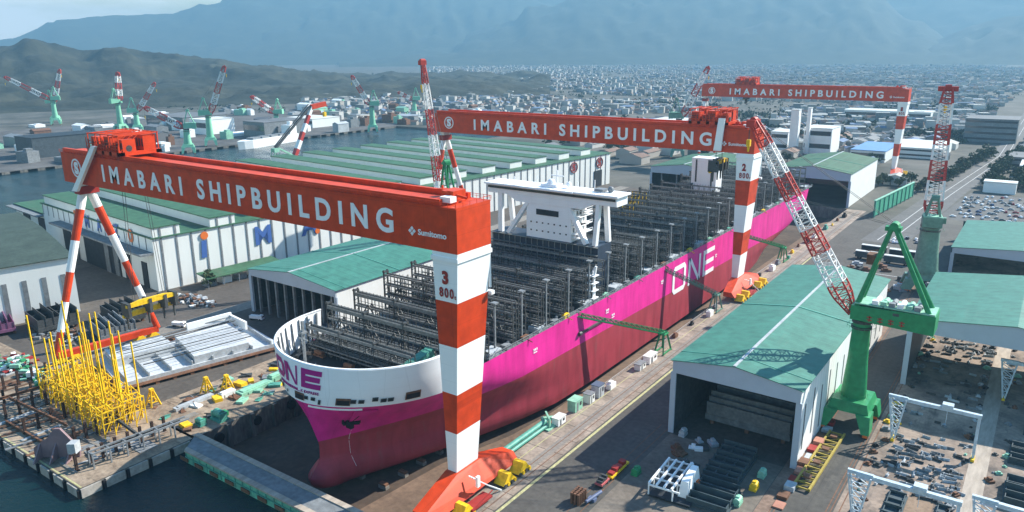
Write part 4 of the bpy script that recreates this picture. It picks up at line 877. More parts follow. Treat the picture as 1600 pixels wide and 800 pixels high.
for k in range(34):
    t = rq.uniform(-.85, .85); p = bow_pt(t, 26.5, -rq.uniform(2, 9)); m = MB(SO); q = rq.uniform(.5, 1.6); m.cbox(p, q * 2, q, q * rq.uniform(.5, 1.4), 0, rq.uniform(0, 3)); m.bar(p, p + Vector((rq.uniform(-3, 3), rq.uniform(0, 3), .6)), .3); m.build('mooring_fitting', [STEEL2, RUST, YARD, STEEL, LSTEEL][k % 5], ship)
# forward bridge
BY = 118.
m = MB(SO); m.box(-78, BY, 26.4, -25, BY + 11, 45.2); m.build('house_base', mat('house_blue_black', (.03, .045, .07), .5, .3, .3), ship)
for k in range(18):
    m = MB(SO); m.box(-77.5 + k * 2.9, BY - .25, 28, -77.2 + k * 2.9, BY - .02, 44.6); m.build('base_rib', STEEL2, ship)
for z in (38, 41.6, 44.9):
    m = MB(SO); m.box(-78.3, BY - 1.4, z, -24.7, BY - .26, z + .25); m.build('base_gallery', STEELM, ship)
m = MB(SO); m.box(-60, BY + .4, 45.21, -38, BY + 13, 61.5); m.build('bridge_house', SHIPW, ship)
m = MB(SO); m.box(-55, BY + .2, 55.2, -44, BY + .39, 57.6); m.build('window_band', DECK, ship)
for k in range(7):
    for z in (48, 51.5):
        m = MB(SO); m.box(-58 + k * 2.9, BY + .3, z, -57.3 + k * 2.9, BY + .39, z + .6); m.build('bridge_window', GLASS, ship)
for z in (48.5, 52, 55.5, 58.8):
    m = MB(SO); m.box(-37.99, BY + 1, z, -35, BY + 13, z + .3); m.bar((-35, BY + 1, z + 1.3), (-35, BY + 13, z + 1.3), .12); m.bar((-35, BY + 1, z + .3), (-35, BY + 1, z + 1.3), .12); m.bar((-35, BY + 13, z + .3), (-35, BY + 13, z + 1.3), .12); m.build('balcony', SHIPW, ship)
    for k in range(4):
        m = MB(SO); m.box(-37.98, BY + 2 + k * 2.8, z + .6, -37.9, BY + 3 + k * 2.8, z + 2.4); m.build('door', GREYW, ship)
m = MB(SO); m.hexa([(-80, BY, 62.4), (-17, BY, 62.4), (-17, BY + 9, 62.4), (-80, BY + 9, 62.4), (-80, BY - .5, 66.2), (-17, BY - .5, 66.2), (-17, BY + 9, 66.2), (-80, BY + 9, 66.2)])
m.hexa([(-65, BY + .1, 59.8), (-33, BY + .1, 59.8), (-33, BY + 8, 59.8), (-65, BY + 8, 59.8), (-70, BY, 62.39), (-28, BY, 62.39), (-28, BY + 9, 62.39), (-70, BY + 9, 62.39)]); wg = m.build('bridge_wing', SHIPW, ship)
m = MB(SO); m.box(-79.6, BY - .72, 64.6, -17.4, BY - .52, 65.6); m.build('window_band', GLASS, wg)
m = MB(SO); m.box(-81, BY - 1.6, 66.21, -16, BY + 10, 66.9); m.box(-62, BY - 2.4, 66.25, -36, BY - 1.6, 66.95); m.build('wing_roof', SHIPW, wg)
m = MB(SO)
for q in range(9): m.bar((-76 + q * 6.6, BY + 3 + (q % 3) * 2, 66.9), (-76 + q * 6.6, BY + 3 + (q % 3) * 2, 68.4 + (q * 5 % 4)), .25)
for k in range(34): m.bar((-80.5 + k * 1.94, BY - 1.4, 66.9), (-80.5 + k * 1.94, BY - 1.4, 68), .1)
m.bar((-80.5, BY - 1.4, 68), (-16.5, BY - 1.4, 68), .12); m.build('handrail', SHIPW, wg)
for (a, b2) in (((-74, 45.3), (-74, 62.5)), ((-70, 45.3), (-59.5, 60)), ((-27, 45.3), (-25.6, 62.5)), ((-31, 45.3), (-40, 60.5))):
    for dy in (1.2,):
        m = MB(SO); m.bar((a[0], BY + dy, a[1]), (b2[0], BY + dy, b2[1]), 2.2, 1.6); m.build('wing_strut', SHIPW, ship)
for (x, q) in ((-74, 1), (-26, -1)):
    m = MB(SO); m.bar((x, BY + 8, 62), (x, BY + 10.5, 45.4), 2.0, 1.6); m.build('wing_strut', SHIPW, ship)
m = MB(SO); m.ball((-50, BY + 4, 68.6), 1.7); m.box(-54, BY + 2, 66.9, -46, BY + 7, 68.2); m.bar((-47, BY + 4, 68), (-47, BY + 4, 74), .5); m.bar((-50, BY + 4, 71.8), (-44, BY + 4, 71.8), .4); m.ball((-42, BY + 5, 68.4), 1.1); m.build('radar_mast', SHIPW, wg)
m = MB(SO); m.ball((-23, BY + 6, 68), 1.3); m.box(-29, BY + 3, 66.9, -25, BY + 7, 68.2); m.build('dome', STEEL2, wg)
for k, (x, y, z) in enumerate(((-37.9, 3, 47), (-37.9, 6, 52), (-37.9, 9, 57))):
    m = MB(SO); m.box(x, BY + y - 2, z, x + 3.4, BY + y + 3, z + .3); m.bar((x + 1, BY + y - 2, z), (x + 1, BY + y + 4, z + 5), .5); m.bar((x + 3.3, BY + y - 2, z + 1.2), (x + 3.3, BY + y + 3, z + 1.2), .15); m.build('outside_stair', SHIPW, ship)
m = MB(SO); m.box(-21.5, BY - 13, 26.5, -19.5, BY - 11, 34)
for k in range(4): m.box(-22.5, BY - 14, 28 + k * 3, -18.6, BY - 10, 28.3 + k * 3)
m.bar((-20, BY - 12, 34), (-19, BY - 12, 41), .8); m.bar((-19, BY - 12, 41), (-22, BY - 10, 37), .6); m.build('stores_crane', SHIPW, ship)
# aft house and funnel
m = MB(SO); m.box(-63.5, 306, 26.4, -47.5, 316, 57); m.build('engine_casing', SHIPW, ship)
m = MB(SO); m.box(-61, 305.8, 42, -60, 305.98, 56); m.build('casing_pipe', STEEL, ship); m = MB(SO); m.box(-51, 305.8, 40, -50, 305.98, 55); m.build('casing_pipe', STEEL, ship)
for k, (x, y) in enumerate(((-76, 250), (-74, 236), (-70, 222))):
    m = MB(SO)
    for q in range(5):
        for z in range(4): m.bar((x + q * 2.2, y, 27 + z * 4), (x + q * 2.2, y, 31 + z * 4), .3); m.box(x, y - .6, 30.8 + z * 4, x + 9, y + .6, 31 + z * 4)
    m.build('yellow_scaffold', YEL, ship)
# keel blocks carrying the ship
km = None
for i in range(44):
    for x in (-54, -46, -38):
        if km is None: mb = MB(); mb.box(-1.6, -.8, 0, 1.6, .8, 1.1); mb.box(-1.4, -.7, 1.11, 1.4, .7, 1.78, 1); km = mb.mesh('keel_block', [CONC, RUST])
        if i > 30 and x != -46: continue
        o = bpy.data.objects.new('keel_block', km); C.objects.link(o); o.location = (x + (2.5 if x > -40 else 0), 4 + i * 8.6, DZ)
        tag(o, 'squat concrete keel block under the red ship bottom', 'keel block', 'keel blocks under the ship')

# ------------------------------------------------------------------ dock gate
gate = thing('dock_gate', 'green floating dock gate with a grey deck closing the dock before the bow', 'dock gate', (-52, -24, 0))
m = MB((-52, -24, 0)); A = Vector((-99, -24, 0)); B_ = Vector((-4, -21, 0)); 
m.hexa([(-90, -28, -6.5), (-5, -28, -6.5), (-5, -19.5, -6.5), (-96.8, -19.5, -6.5), (-90, -28, .9), (-5, -28, .9), (-5, -19.5, .9), (-96.8, -19.5, .9)]); m.build('gate_body', mat('gate_green', (.10, .46, .30), .5, .3, .25, fine=1.2, col2=(.16, .26, .20)), gate)
m = MB((-52, -24, 0)); m.hexa([(-89.8, -28.4, .91), (-4.8, -28.4, .91), (-4.8, -26.6, .91), (-91.2, -26.6, .91), (-89.8, -28.4, 1.5), (-4.8, -28.4, 1.5), (-4.8, -26.6, 1.5), (-91.2, -26.6, 1.5)]); m.build('walkway', MATS['lane_concrete'], gate); m = MB((-52, -24, 0)); m.box(-96.6, -20.9, .91, -4.8, -19.1, 1.5); m.build('walkway', MATS['lane_concrete'], gate)
m = MB((-52, -24, 0)); m.hexa([(-91.4, -26.59, .91), (-4.8, -26.59, .91), (-4.8, -20.91, .91), (-96, -20.91, .91), (-91.4, -26.59, 1.2), (-4.8, -26.59, 1.2), (-4.8, -20.91, 1.2), (-96, -20.91, 1.2)]); m.build('gate_deck', GREYW, gate)
m = MB((-52, -24, 0))
for k in range(24): m.box(-89.6 + k * 3.6, -28.2, -2.6, -89.3 + k * 3.6, -28.01, .4); 
m.box(-89.9, -28.34, -.9, -5, -28.21, -.6); m.build('side_rib', TEAL, gate)
m = MB((-52, -24, 0))
for k in range(11): m.box(-88.5 + k * 7.8, -28.5, -2.4, -92.5 + k * 7.8, -28.21, -1.2)
m.build('fender', RUST, gate)

# ------------------------------------------------------------------ jib cranes
def lattice(p, q, w0, w1, nb, bands_, chord=.32, brace=.16, side=Vector((0, 1, 0))):
    """Four-chord lattice boom; one mesh, material by band."""
    m = MB(); p, q = Vector(p), Vector(q); d = (q - p).normalized(); u = side.normalized(); v = d.cross(u).normalized()
    def cor(t):
        w = (w0 + (w1 - w0) * t) * min(1, .35 + t * 6) * (1 if t < .9 else 1 - (t - .9) * 3); c = p.lerp(q, t); return [c + u * a * w / 2 + v * b2 * w / 2 for a, b2 in ((-1, -1), (1, -1), (1, 1), (-1, 1))]
    for k in range(nb):
        a, b2 = cor(k / nb), cor((k + 1) / nb); mi = bands_[int(k / nb * len(bands_))]
        for i in range(4):
            j = (i + 1) % 4; m.bar(a[i], b2[i], chord, chord, mi); m.bar(a[i], a[j], brace, brace, mi)
            if k % 2: m.bar(a[i], b2[j], brace, brace, mi)
            else: m.bar(a[j], b2[i], brace, brace, mi)
    return m
def jib(label, loc, rz, H=36, portal=(13, 16, 10), r=(3.6, 2.7), boom=(31, 49.5), house=(21, 9.5, 6.2), apex=(-6, 25.6), cm=None, bm_=None, nb=26, bands_=(1, 0, 0, 1, 1, 0, 0, 1, 1, 0), bw=(3.4, 1.6), hook=None, group=None, chord=.34, brace=.17, marks=False):
    o = thing('jib_crane', label, 'crane', loc, rz, group); cm = cm or GREEN; hx, hy, hz_ = portal
    m = MB()
    for sx in (-1, 1):
        for sy in (-1, 1):
            m.hexa([(sx * hx / 2 - 1.2, sy * hy / 2 - 2.4, 1.4), (sx * hx / 2 + 1.2, sy * hy / 2 - 2.4, 1.4), (sx * hx / 2 + 1.2, sy * hy / 2 + 2.4, 1.4), (sx * hx / 2 - 1.2, sy * hy / 2 + 2.4, 1.4),
                    (sx * (hx / 2 - 1.6) - 2.2, sy * (hy / 2 - 2.4) - 3, hz_ - 3), (sx * (hx / 2 - 1.6) + 2.2, sy * (hy / 2 - 2.4) - 3, hz_ - 3), (sx * (hx / 2 - 1.6) + 2.2, sy * (hy / 2 - 2.4) + 3, hz_ - 3), (sx * (hx / 2 - 1.6) - 2.2, sy * (hy / 2 - 2.4) + 3, hz_ - 3)])
    m.hexa([(-hx / 2, -hy / 2 + .6, hz_ - 3.4), (hx / 2, -hy / 2 + .6, hz_ - 3.4), (hx / 2, hy / 2 - .6, hz_ - 3.4), (-hx / 2, hy / 2 - .6, hz_ - 3.4), (-hx / 2 + 1, -hy / 2 + 1.6, hz_), (hx / 2 - 1, -hy / 2 + 1.6, hz_), (hx / 2 - 1, hy / 2 - 1.6, hz_), (-hx / 2 + 1, hy / 2 - 1.6, hz_)])
    po = m.build('portal', cm, o)
    for sx in (-1, 1):
        for sy in (-1, 1):
            m = MB(); m.box(sx * hx / 2 - .7, sy * hy / 2 - 2.4, .5, sx * hx / 2 + .7, sy * hy / 2 + 2.4, 1.39)
            for q in (-1.6, 1.6): m.tube((sx * hx / 2 - .8, sy * hy / 2 + q, .55), (sx * hx / 2 + .8, sy * hy / 2 + q, .55), .52, n=10, m=1)
            m.build('bogie', [ORANGE, STEEL], po)
    m = MB(); m.tube((0, 0, hz_), (0, 0, hz_ + (H - hz_) * .5), r[0] * 1.12, (r[0] + r[1]) / 2, 20); m.tube((0, 0, hz_ + (H - hz_) * .5), (0, 0, H), (r[0] + r[1]) / 2, r[1], 20); tw = m.build('tower', cm, o, smooth=True); tw.data.set_sharp_from_angle(angle=R(40))
    m = MB(); m.tube((0, 0, H - 2.2), (0, 0, H - 1.4), r[1] + .5, n=20); m.tube((0, 0, H - .2), (0, 0, H + .8), r[1] + .4, n=20); m.build('slewing_ring', STEEL, o)
    m = MB()
    for z in (H - 2.2, hz_ + .2):
        for k in range(16):
            a, b2 = k * .3927, (k + 1) * .3927; rr_ = r[0] + .8; m.bar((rr_ * math.cos(a), rr_ * math.sin(a), z + 1), (rr_ * math.cos(b2), rr_ * math.sin(b2), z + 1), .09); m.bar((rr_ * math.cos(a), rr_ * math.sin(a), z), (rr_ * math.cos(a), rr_ * math.sin(a), z + 1), .08)
    m.build('guard_rail', cm, tw)
    hl, hw, hh = house; z0 = H + .8
    m = MB(); m.hexa([(-hl, -hw / 2, z0), (3, -hw / 2, z0 + hh * .15), (3, hw / 2, z0 + hh * .15), (-hl, hw / 2, z0), (-hl, -hw / 2, z0 + hh), (3, -hw / 2, z0 + hh * .9), (3, hw / 2, z0 + hh * .9), (-hl, hw / 2, z0 + hh)]); ho_ = m.build('machinery_house', cm, o)
    m = MB(); m.box(-hl + .3, -hw / 2 + .3, z0 + hh + .01, -hl * .3, hw / 2 - .3, z0 + hh + .5); m.box(-hl * .29, -hw / 2 + .3, z0 + hh + .01, 2, hw / 2 - .3, z0 + hh + .4); m.build('house_roof', PGREEN, ho_)
    m = MB(); m.box(2.2, -hw / 2 - 2.2, z0 + .4, 5.2, -hw / 2 + .8, z0 + 3.4); cb = m.build('cab', cm, o)
    m = MB(); m.box(5.21, -hw / 2 - 2, z0 + 1.6, 5.3, -hw / 2 + .6, z0 + 3.1); m.build('cab_window', GLASS, cb)
    if marks:
        for k in range(4):
            for sy in (-1, 1):
                m = MB(); x = -3.5 - k * 3.1; y = sy * (hw / 2 + .06); m.box(x, y - .05, z0 + 1.5, x + 1.5, y + .05, z0 + 1.8); m.box(x, y - .05, z0 + 2.4, x + 1.5, y + .05, z0 + 2.7); m.box(x + .6, y - .05, z0 + 1.1, x + .9, y + .05, z0 + 3.0); m.build('red_mark', LATR, ho_)
        for sy in (-1, 1):
            m = MB(); m.box(-11, sy * hw / 2 - .06, z0 + 4.3, -9.2, sy * hw / 2 + .06, z0 + 5.2); m.build('house_window', STEEL, ho_)
        for k in range(6):
            m = MB(); m.tube((-16 + k * 2.4, -2, z0 + hh + 1), (-16 + k * 2.4, 1.5, z0 + hh + 1), .9, n=12); m.box(-16.6 + k * 2.4, 2, z0 + hh + .5, -14.8 + k * 2.4, 4, z0 + hh + 1.8); m.build('winch', [STEEL2, PGREEN, TUBEW][k % 3], ho_)
    ax, az = apex; az += z0 + hh
    m = MB()
    for sy in (-1, 1):
        m.tube((1.5, sy * hw * .36, z0 + hh * .9), (ax + .6, sy * 1.2, az), .85 if marks else .6, .6); m.tube((-hl + 2, sy * hw * .36, z0 + hh), (ax, sy * 1.2, az), .8 if marks else .55, .55)
    for q in (.35, .65): 
        a = Vector((1.5, 0, z0 + hh)).lerp(Vector((ax, 0, az)), q); w = hw * .36 * (1 - q) + 1.2 * q; m.bar(a + Vector((0, -w, 0)), a + Vector((0, w, 0)), .4)
    af = m.build('a_frame', cm, o)
    m = MB(); m.tube((ax, -1.8, az), (ax, 1.8, az), 1.3, n=12); m.box(ax - 2, -1.6, az - 1.5, ax + 2.5, 1.6, az - .2); m.build('sheave_head', cm, af)
    if marks:
        m = MB(); m.box(-2.8, -2.2, z0 + hh + 12.8, .6, 2.2, z0 + hh + 16); m.bar((-3, -2.4, z0 + hh + 17), (1, 2.4, z0 + hh + 17), .15); m.build('a_frame_platform', RUST, af)
    P = Vector((3.2, 0, z0 + 1.5)); Q = P + Vector((boom[0], 0, boom[1])); m = lattice(P, Q, bw[0], bw[1], nb, bands_, chord, brace); bo = m.build('boom', [LATW, LATR], o)
    dd = (Q - P).normalized()
    m = MB(); m.box(Q.x - 1.2, -bw[1] * .9, Q.z - 1.6, Q.x + 1.6, bw[1] * .9, Q.z + .8); m.tube((Q.x, -1.4, Q.z + .6), (Q.x, 1.4, Q.z + .6), 1.1, n=12); m.build('boom_head', LATR, bo)
    m = MB()
    for sy in (-.8, .8): m.bar((ax, sy, az + .5), (Q.x, sy, Q.z), .12 if marks else .16); m.bar((ax, sy * 1.4, az), (P.x + boom[0] * .6, sy, P.z + boom[1] * .6), .1)
    hk = hook or 14
    for sy in (-.4, .4): m.bar((Q.x + 1.3, sy, Q.z), (Q.x + 1.3, sy, Q.z - hk), .12)
    m.build('stay_rope', STEEL, bo)
    m = MB(); m.box(Q.x + .7, -.7, Q.z - hk - 2.2, Q.x + 1.9, .7, Q.z - hk); m.tube((Q.x + 1.3, 0, Q.z - hk - 4), (Q.x + 1.3, 0, Q.z - hk - 2.2), .3, .5); m.build('hook_block', YEL, bo)
    return o
jib('big bright green jib crane standing beside the long shed in the foreground', (76, 113, 0), math.pi, marks=True, boom=(37, 60), nb=32, bw=(5.4, 3.4), chord=.5, brace=.22, bands_=(1, 0, 1, 0, 1, 0, 1), hook=6)
GG = mat('grey_green', (.13, .25, .19), .5, .15, .2, fine=.6)
jib('grey green jib crane with an almost upright boom at the right, behind the green one', (73.5, 288, 0), R(100), H=34, cm=GG, boom=(9, 66), nb=26, bw=(8, 5), chord=.7, brace=.32, house=(8, 9, 5), apex=(-5, 10), r=(5.6, 4.4), bands_=(1, 0, 1, 0, 1, 0, 1), hook=9)
jib('jib crane with a tall red and white boom right behind the nearest gantry girder', (-146, 166, 0), R(165), H=38, boom=(14.5, 76), nb=34, bw=(4.4, 2.0), chord=.5, brace=.24, house=(9, 7, 6), apex=(-2, 20), bands_=(0, 1, 0, 1, 0, 1), hook=12)
# crane on the quay behind the hall: solid boom with a long red head
o = thing('quay_crane', 'quay crane behind the hall with a thick banded boom and long red head', 'crane', (-525, 345, 0))
m = MB()
for x, y in ((-4, -5), (4, -5), (4, 5), (-4, 5)): m.bar((x, y, 0), (x * .6, y * .6, 24), .7)
m.box(-4, -4, 14, 4, 4, 14.7); m.box(-3, -3, 24, 3, 3, 28); m.build('tower', PGREEN, o)
m = MB(); p, q = Vector((1, 3, 28)), Vector((0, 22, 18)); m.bar(p, q, 1.6); m.build('link_arm', PGREEN, o)
bo = MB(); p, q = Vector((0, 23, 16)), Vector((0, 51, 66))
for k in range(6): bo.bar(p.lerp(q, k / 6), p.lerp(q, (k + 1) / 6), 5.0 - k * .3, 4 - k * .2, (1, 0, 1, 0, 1, 0)[k])
b = bo.build('boom', [TUBEW, LATR], o)
m = MB(); m.bar((0, 50, 66), (2, 68, 68.5), 4, 5); m.build('boom_head', RED, b)
m = MB(); m.bar((0, 1, 28), (0, 49, 67), 2.0); m.bar((-1.5, 0, 29), (-1.5, 48, 69), .9); m.build('back_stay', STEEL, o)
m = MB(); m.bar((2, 66, 66), (2, 66, 60), .3); m.box(.5, 64.5, 55, 3.5, 67.5, 60); m.build('hook_block', YEL, b)
far = dict(nb=9, chord=1.2, brace=.5, bw=(7.5, 5), group=None, house=(12, 8, 7), apex=(-4, 16), portal=(14, 16, 12), r=(4.4, 3.4), cm=mat('far_green', (.20, .48, .32), .5, .1, .2))
FG = 'jib cranes of the far shipyard'
for (x, y, rz, H, bx, bz, lab) in ((-812, 459, 1.0, 40, 24, 62, 'green jib crane on the far quay with the longest, steep boom'), (-752, 703, 3.94, 40, 24, 44, 'green jib crane standing alone by the channel mouth, boom raised left'), (-1335, 496, 4.2, 42, 62, 40, 'far shipyard jib crane at the left, boom leaning left over the white halls'),
        (-1118, 498, 1.6, 44, 4, 46, 'far shipyard jib crane with a green tower and an upright boom'), (-1080, 505, 1.0, 30, 30, 44, 'far shipyard jib crane with its boom leaning right'), (-764, 396, 4.14, 30, 40, 26, 'low jib crane on the far quay with its boom leaning left'),
        (-1390, 520, 1.0, 34, 16, 58, 'far shipyard jib crane at the left edge with its boom leaning right'), (-900, 960, 3.9, 30, 26, 14, 'distant green jib crane at the end of the channel'), (-238, 690, .4, 44, 26, 56, 'jib crane beside the farthest gantry with its boom leaning right'), (-905, 640, -2.6, 26, 34, 26, 'small jib crane in the far shipyard beside the hill foot')):
    k = dict(far); k['group'] = None
    if x == -238: k['cm'] = GG
    jib(lab, (x, y, 0), rz, H=H, boom=(bx, bz), hook=10, bands_=(1, 0, 0, 1, 1, 0, 0, 1), **k)
# far shore: halls, ship, tanks
block('far_hall', 'long pale green roofed hall at the left end of the far shore', -1330, -1180, 250, 330, 30, GREYW, PGREEN, 'hall', 1)
block('far_hall', 'dark grey hall near the water on the far shore', -925, -880, 265, 350, 24, DARKIN, DECK, 'hall')
block('far_hall', 'white plant with stepped roofs behind the far cranes', -990, -945, 540, 590, 22, TUBEW, ROOFW, 'hall', 1)
block('far_hall', 'pale green hall furthest left on the far shore', -1420, -1340, 180, 300, 38, WALLP, PGREEN, 'hall', 1)
block('far_hall', 'grey hall left of the white plant on the far shore', -1150, -1040, 560, 640, 20, GREYW, ROOFGY, 'hall', 1)
block('far_hall', 'grey hall right of the white plant on the far shore', -880, -830, 560, 640, 22, GREYW, ROOFGY, 'hall', 1)
block('far_hall', 'low pale storehouse between the far crane and the channel', -960, -890, 700, 760, 14, WALLP, ROOFW, 'hall', 1)
o = thing('cargo_ship', 'white cargo ship moored along the far quay', 'ship', (-776, 525, -3), R(-78))
m = MB(); pr = []
for x, b2 in ((-55, 9), (40, 9), (52, 5), (60, .3)): pr.append((x, b2))
pl = [(x, -b2) for x, b2 in pr] + [(x, b2) for x, b2 in reversed(pr)]
m.add([(x * .97, y * .9, 0) for x, y in pl] + [(x, y, 11) for x, y in pl], [tuple(range(len(pl))), tuple(range(len(pl), 2 * len(pl)))] + [(i, (i + 1) % len(pl), len(pl) + (i + 1) % len(pl), len(pl) + i) for i in range(len(pl))]); m.build('hull', TUBEW, o)
m = MB(); m.box(-52, -8, 11.01, -38, 8, 24); m.box(-50, -3, 24.01, -45, 3, 29); m.build('deckhouse', TUBEW, o)
m = MB()
for k in range(4): m.box(-32 + k * 18, -6, 11.01, -18 + k * 18, 6, 13.5)
m.build('hatch_cover', STEEL2, o)
rr = random.Random(5); FM = [TUBEW, GREYW, ROOFGY, STEEL2, RUST, PGREEN, LSTEEL]
for i in range(150):
    x = -800 - rr.random() ** 1.3 * 560; y = rr.uniform(150, 1150); s = rr.uniform(6, 18); h = rr.uniform(3, 14)
    m = MB((x, y, 0)); k = rr.randrange(7)
    if i % 3 == 0: gable(m, x, y, s * .7, s * 1.2, h, 2.5, rr.choice([0, 1.57]), 0, 0)
    else: m.cbox((x, y, 0), s * 1.4, s, h, 0, rr.choice([0, .2, 1.57])); m.cbox((x + s * .2, y, h + .01), s * .6, s * .5, h * .25, 0, 0)
    tag(m.build('steel_block' if i % 3 else 'store_shed', [FM[k]]), 'grey or white steel block lying in the far shipyard across the channel' if i % 3 else 'small plain shed in the far shipyard across the channel', 'steel block' if i % 3 else 'shed', 'steel blocks of the far shipyard' if i % 3 else 'small sheds of the far shipyard')
m = MB(); 
for k in range(60): m.box(-797, -300 + k * 18, -3, -795, -290 + k * 18, -.4)
struct(m.build('quay_fender', BLACK))

# ------------------------------------------------------------------ block assembly pier at the left
o = thing('scaffold_rack', 'dense rack of yellow scaffold towers and tall poles on the pier', 'rack', (-145, -31, 0), R(-1))
rr = random.Random(11); m = MB()
X0, X1, Y0, Y1 = -25, 25, -5, 9
fr = MB()
for i in range(13):
    for j in range(5):
        x = X0 + (X1 - X0) * i / 12; y = Y0 + (Y1 - Y0) * j / 4 - i * .1; h = 15 - i * .15 + rr.uniform(-1, 1)
        h *= .82; fr.bar((x, y, 0), (x, y, h), .28)
        if i < 12: fr.bar((x, y, h * .35), (x + 3.83, y - .1, h * .35), .22); fr.bar((x, y, h * .7), (x + 3.83, y - .1, h * .7), .22); fr.bar((x, y, 1), (x + 3.83, y - .1, h * .7), .25); fr.bar((x, y, h * .95), (x + 3.83, y - .1, h * .9), .3)
        if j < 4: fr.bar((x, y, h * .5), (x, y + 3.5, h * .5), .22); fr.bar((x, y, h * .9), (x, y + 3.5, h * .9), .35); fr.bar((x, y, 1), (x, y + 3.5, h * .8), .25)
fr.build('frame', YEL, o)
for i, (x, y, h) in enumerate(((-24, -6, 29), (-20, 6, 24), (-16, 4, 33), (-12, 7, 30), (-13, 0, 22), (-8, 10, 29), (-5, -2, 27), (-1, 8, 31), (3, 0, 26), (6, 9, 29), (10, 2, 25), (12, 10, 27), (16, 4, 24), (20, 9, 25), (-9, -4, 26), (22, 2, 22), (-22, 0, 20), (-18, -3, 22), (-14, 9, 25), (-6, 5, 24), (0, 4, 23), (5, -4, 20), (9, 7, 22), (14, 0, 20), (18, -2, 18), (19, 6, 20), (-2, -5, 21), (7, 12, 25))):
    m = MB(); m.bar((x, max(-5, min(9, y)), 0), (x - .3, max(-5, min(9, y)) - .2, h * 1.12), .4); m.build('pole', YEL, o)
def simple(name, label, cat, x, y, mb, mats, group=None): 
    ob = mb.build(name, mats); ob.location = (x, y, 0); return tag(ob, label, cat, group)
# white and grey ship block on its stand
o = thing('ship_block', 'large white grey hull block with upright edges on the left apron', 'ship block', (-155, 10, 0), R(-8))
m = MB(); m.hexa([(-24, -22, 2), (8, -26, 2), (14, 36, 2), (-18, 38, 2), (-24, -22, 3.5), (8, -26, 3.5), (14, 36, 3.5), (-18, 38, 3.5)]); m.build('base_plate', mat('block_paint', (.50, .53, .55), .6, .15, .2, fine=.9), o)
m = MB()
for k in range(8): m.bar((-23 + k * .8, -20 + k * 8, 3.5), (8 + k * .8, -23 + k * 8, 3.5), .5, 3.2)
m.build('girder', LSTEEL, o)
m = MB(); m.hexa([(-22, -20, 3.6), (-10, -21, 3.6), (-8, 2, 3.6), (-20, 2, 3.6), (-22, -20, 7.5), (-10, -21, 6.5), (-8, 2, 6.5), (-20, 2, 7.5)]); m.build('upper_plate', MATS['block_paint'], o)
m = MB(); m.hexa([(-17, 6, 3.6), (10, 2, 3.6), (12, 24, 3.6), (-15, 30, 3.6), (-17, 6, 7.0), (10, 2, 6.6), (12, 24, 6.6), (-15, 30, 7.2)]); m.build('upper_plate', MATS['block_paint'], o)
m = MB(); m.box(-19, 12, 7, -17.8, 32, 10.4); m.box(-19, 31, 6, -4, 32, 9.6); m.build('upright_plate', TUBEW, o)
for k in range(9):
    m = MB(); m.bar((-21 + k * 3.4, -19 + k * .4, 7.6), (-17 + k * 3.2, 31 - k * .5, 8.9 if k < 3 else 7.6), .22, .35); m.build('stiffener', [STEEL2, LSTEEL, STEEL][k % 3], o)
m = MB(); m.hexa([(-25, -23, 1.2), (9, -27, 1.2), (15, 37, 1.2), (-19, 39, 1.2), (-24.5, -22.4, 1.99), (8.5, -26.4, 1.99), (14.5, 36.4, 1.99), (-18.5, 38.4, 1.99)]); m.build('edge_plate', RUST, o)
m = MB()
for k in range(9):
    for s in (-18, -4, 8): m = MB(); m.box(s + k * .6, -20 + k * 6.5, 0, s + 1.5 + k * .6, -18.6 + k * 6.5, 1.19); m.build('stand', RUST, o)
# second, darker block at the right edge of the apron
def hull_block(label, x, y, rz, sx, sy, h, m0, nb=6, legs=True):
    o = thing('hull_block', label, 'steel block', (x, y, 0), rz); b0 = 1.6 if legs else .05
    m = MB(); m.box(-sx / 2, -sy / 2, b0, sx / 2, sy / 2, b0 + h * .22); m.build('plate', m0, o)
    m = MB()
    for k in range(nb): yk = -sy / 2 + .4 + (sy - .8) * k / (nb - 1); m.box(-sx / 2 + .3, yk - .15, b0 + h * .22 + .01, sx / 2 - .3, yk + .15, b0 + h * (.7 + .3 * ((k * 7) % 3) / 2))
    for k in range(nb // 2): xk = -sx / 2 + .6 + (sx - 1.2) * k / max(1, nb // 2 - 1); m.box(xk - .12, -sy / 2 + .3, b0 + h * .22 + .02, xk + .12, sy / 2 - .3, b0 + h * .68)
    m.build('stiffener', m0, o)
    if legs:
        for a in (-.42, 0, .42):
            for c in (-.42, .42): m = MB(); m.box(a * sx - .6, c * sy - .6, 0, a * sx + .6, c * sy + .6, b0 - .01); m.build('trestle', RUST, o)
    return o
hull_block('dark grey block with rounded sheet roof behind the left crane leg, leftmost of the pair', -247, 3, R(-8), 20, 17, 8, STEEL)
hull_block('pale topped dark steel block right of the left crane leg', -214, 14, R(-12), 19, 15, 6.5, STEEL2, 8)
hull_block('dark block behind the white left crane leg', -228, 26, R(-8), 18, 14, 8, STEEL, 7)
hull_block('pink and grey curved hull plate block at the left edge of the apron', -262, -12, R(-15), 22, 8, 6, mat('faded_magenta', (.22, .09, .17), .6, .3, .3), 4)
hull_block('flat grey steel panel lying beside the dock below the small green shed', -125, 75, R(-4), 26, 40, 3.2, STEEL2, 9)
hull_block('white steel panel on low trestles beside the mid shed front', -118, 46, R(-4), 16, 22, 2.6, LSTEEL, 7)
hull_block('long dark bundle of steel webs beside the dock wall left of the ship', -112, 110, R(0), 12, 50, 3.5, STEEL, 9)
hull_block('dark ship block deep inside the long assembly shed', 50, 92, 0, 28, 15, 9, mat('shed_block', (.13, .15, .16), .6, .3, .3, fine=1), 9)
hull_block('second dark block far inside the long assembly shed', 49, 122, 0, 30, 22, 10, MATS['shed_block'], 9)
hull_block('dark low steel frame on the ground in front of the shed opening', 53, 62, R(2), 11, 20, 3.4, mat('blue_black_steel', (.05, .075, .085), .55, .3, .3), 9, False)
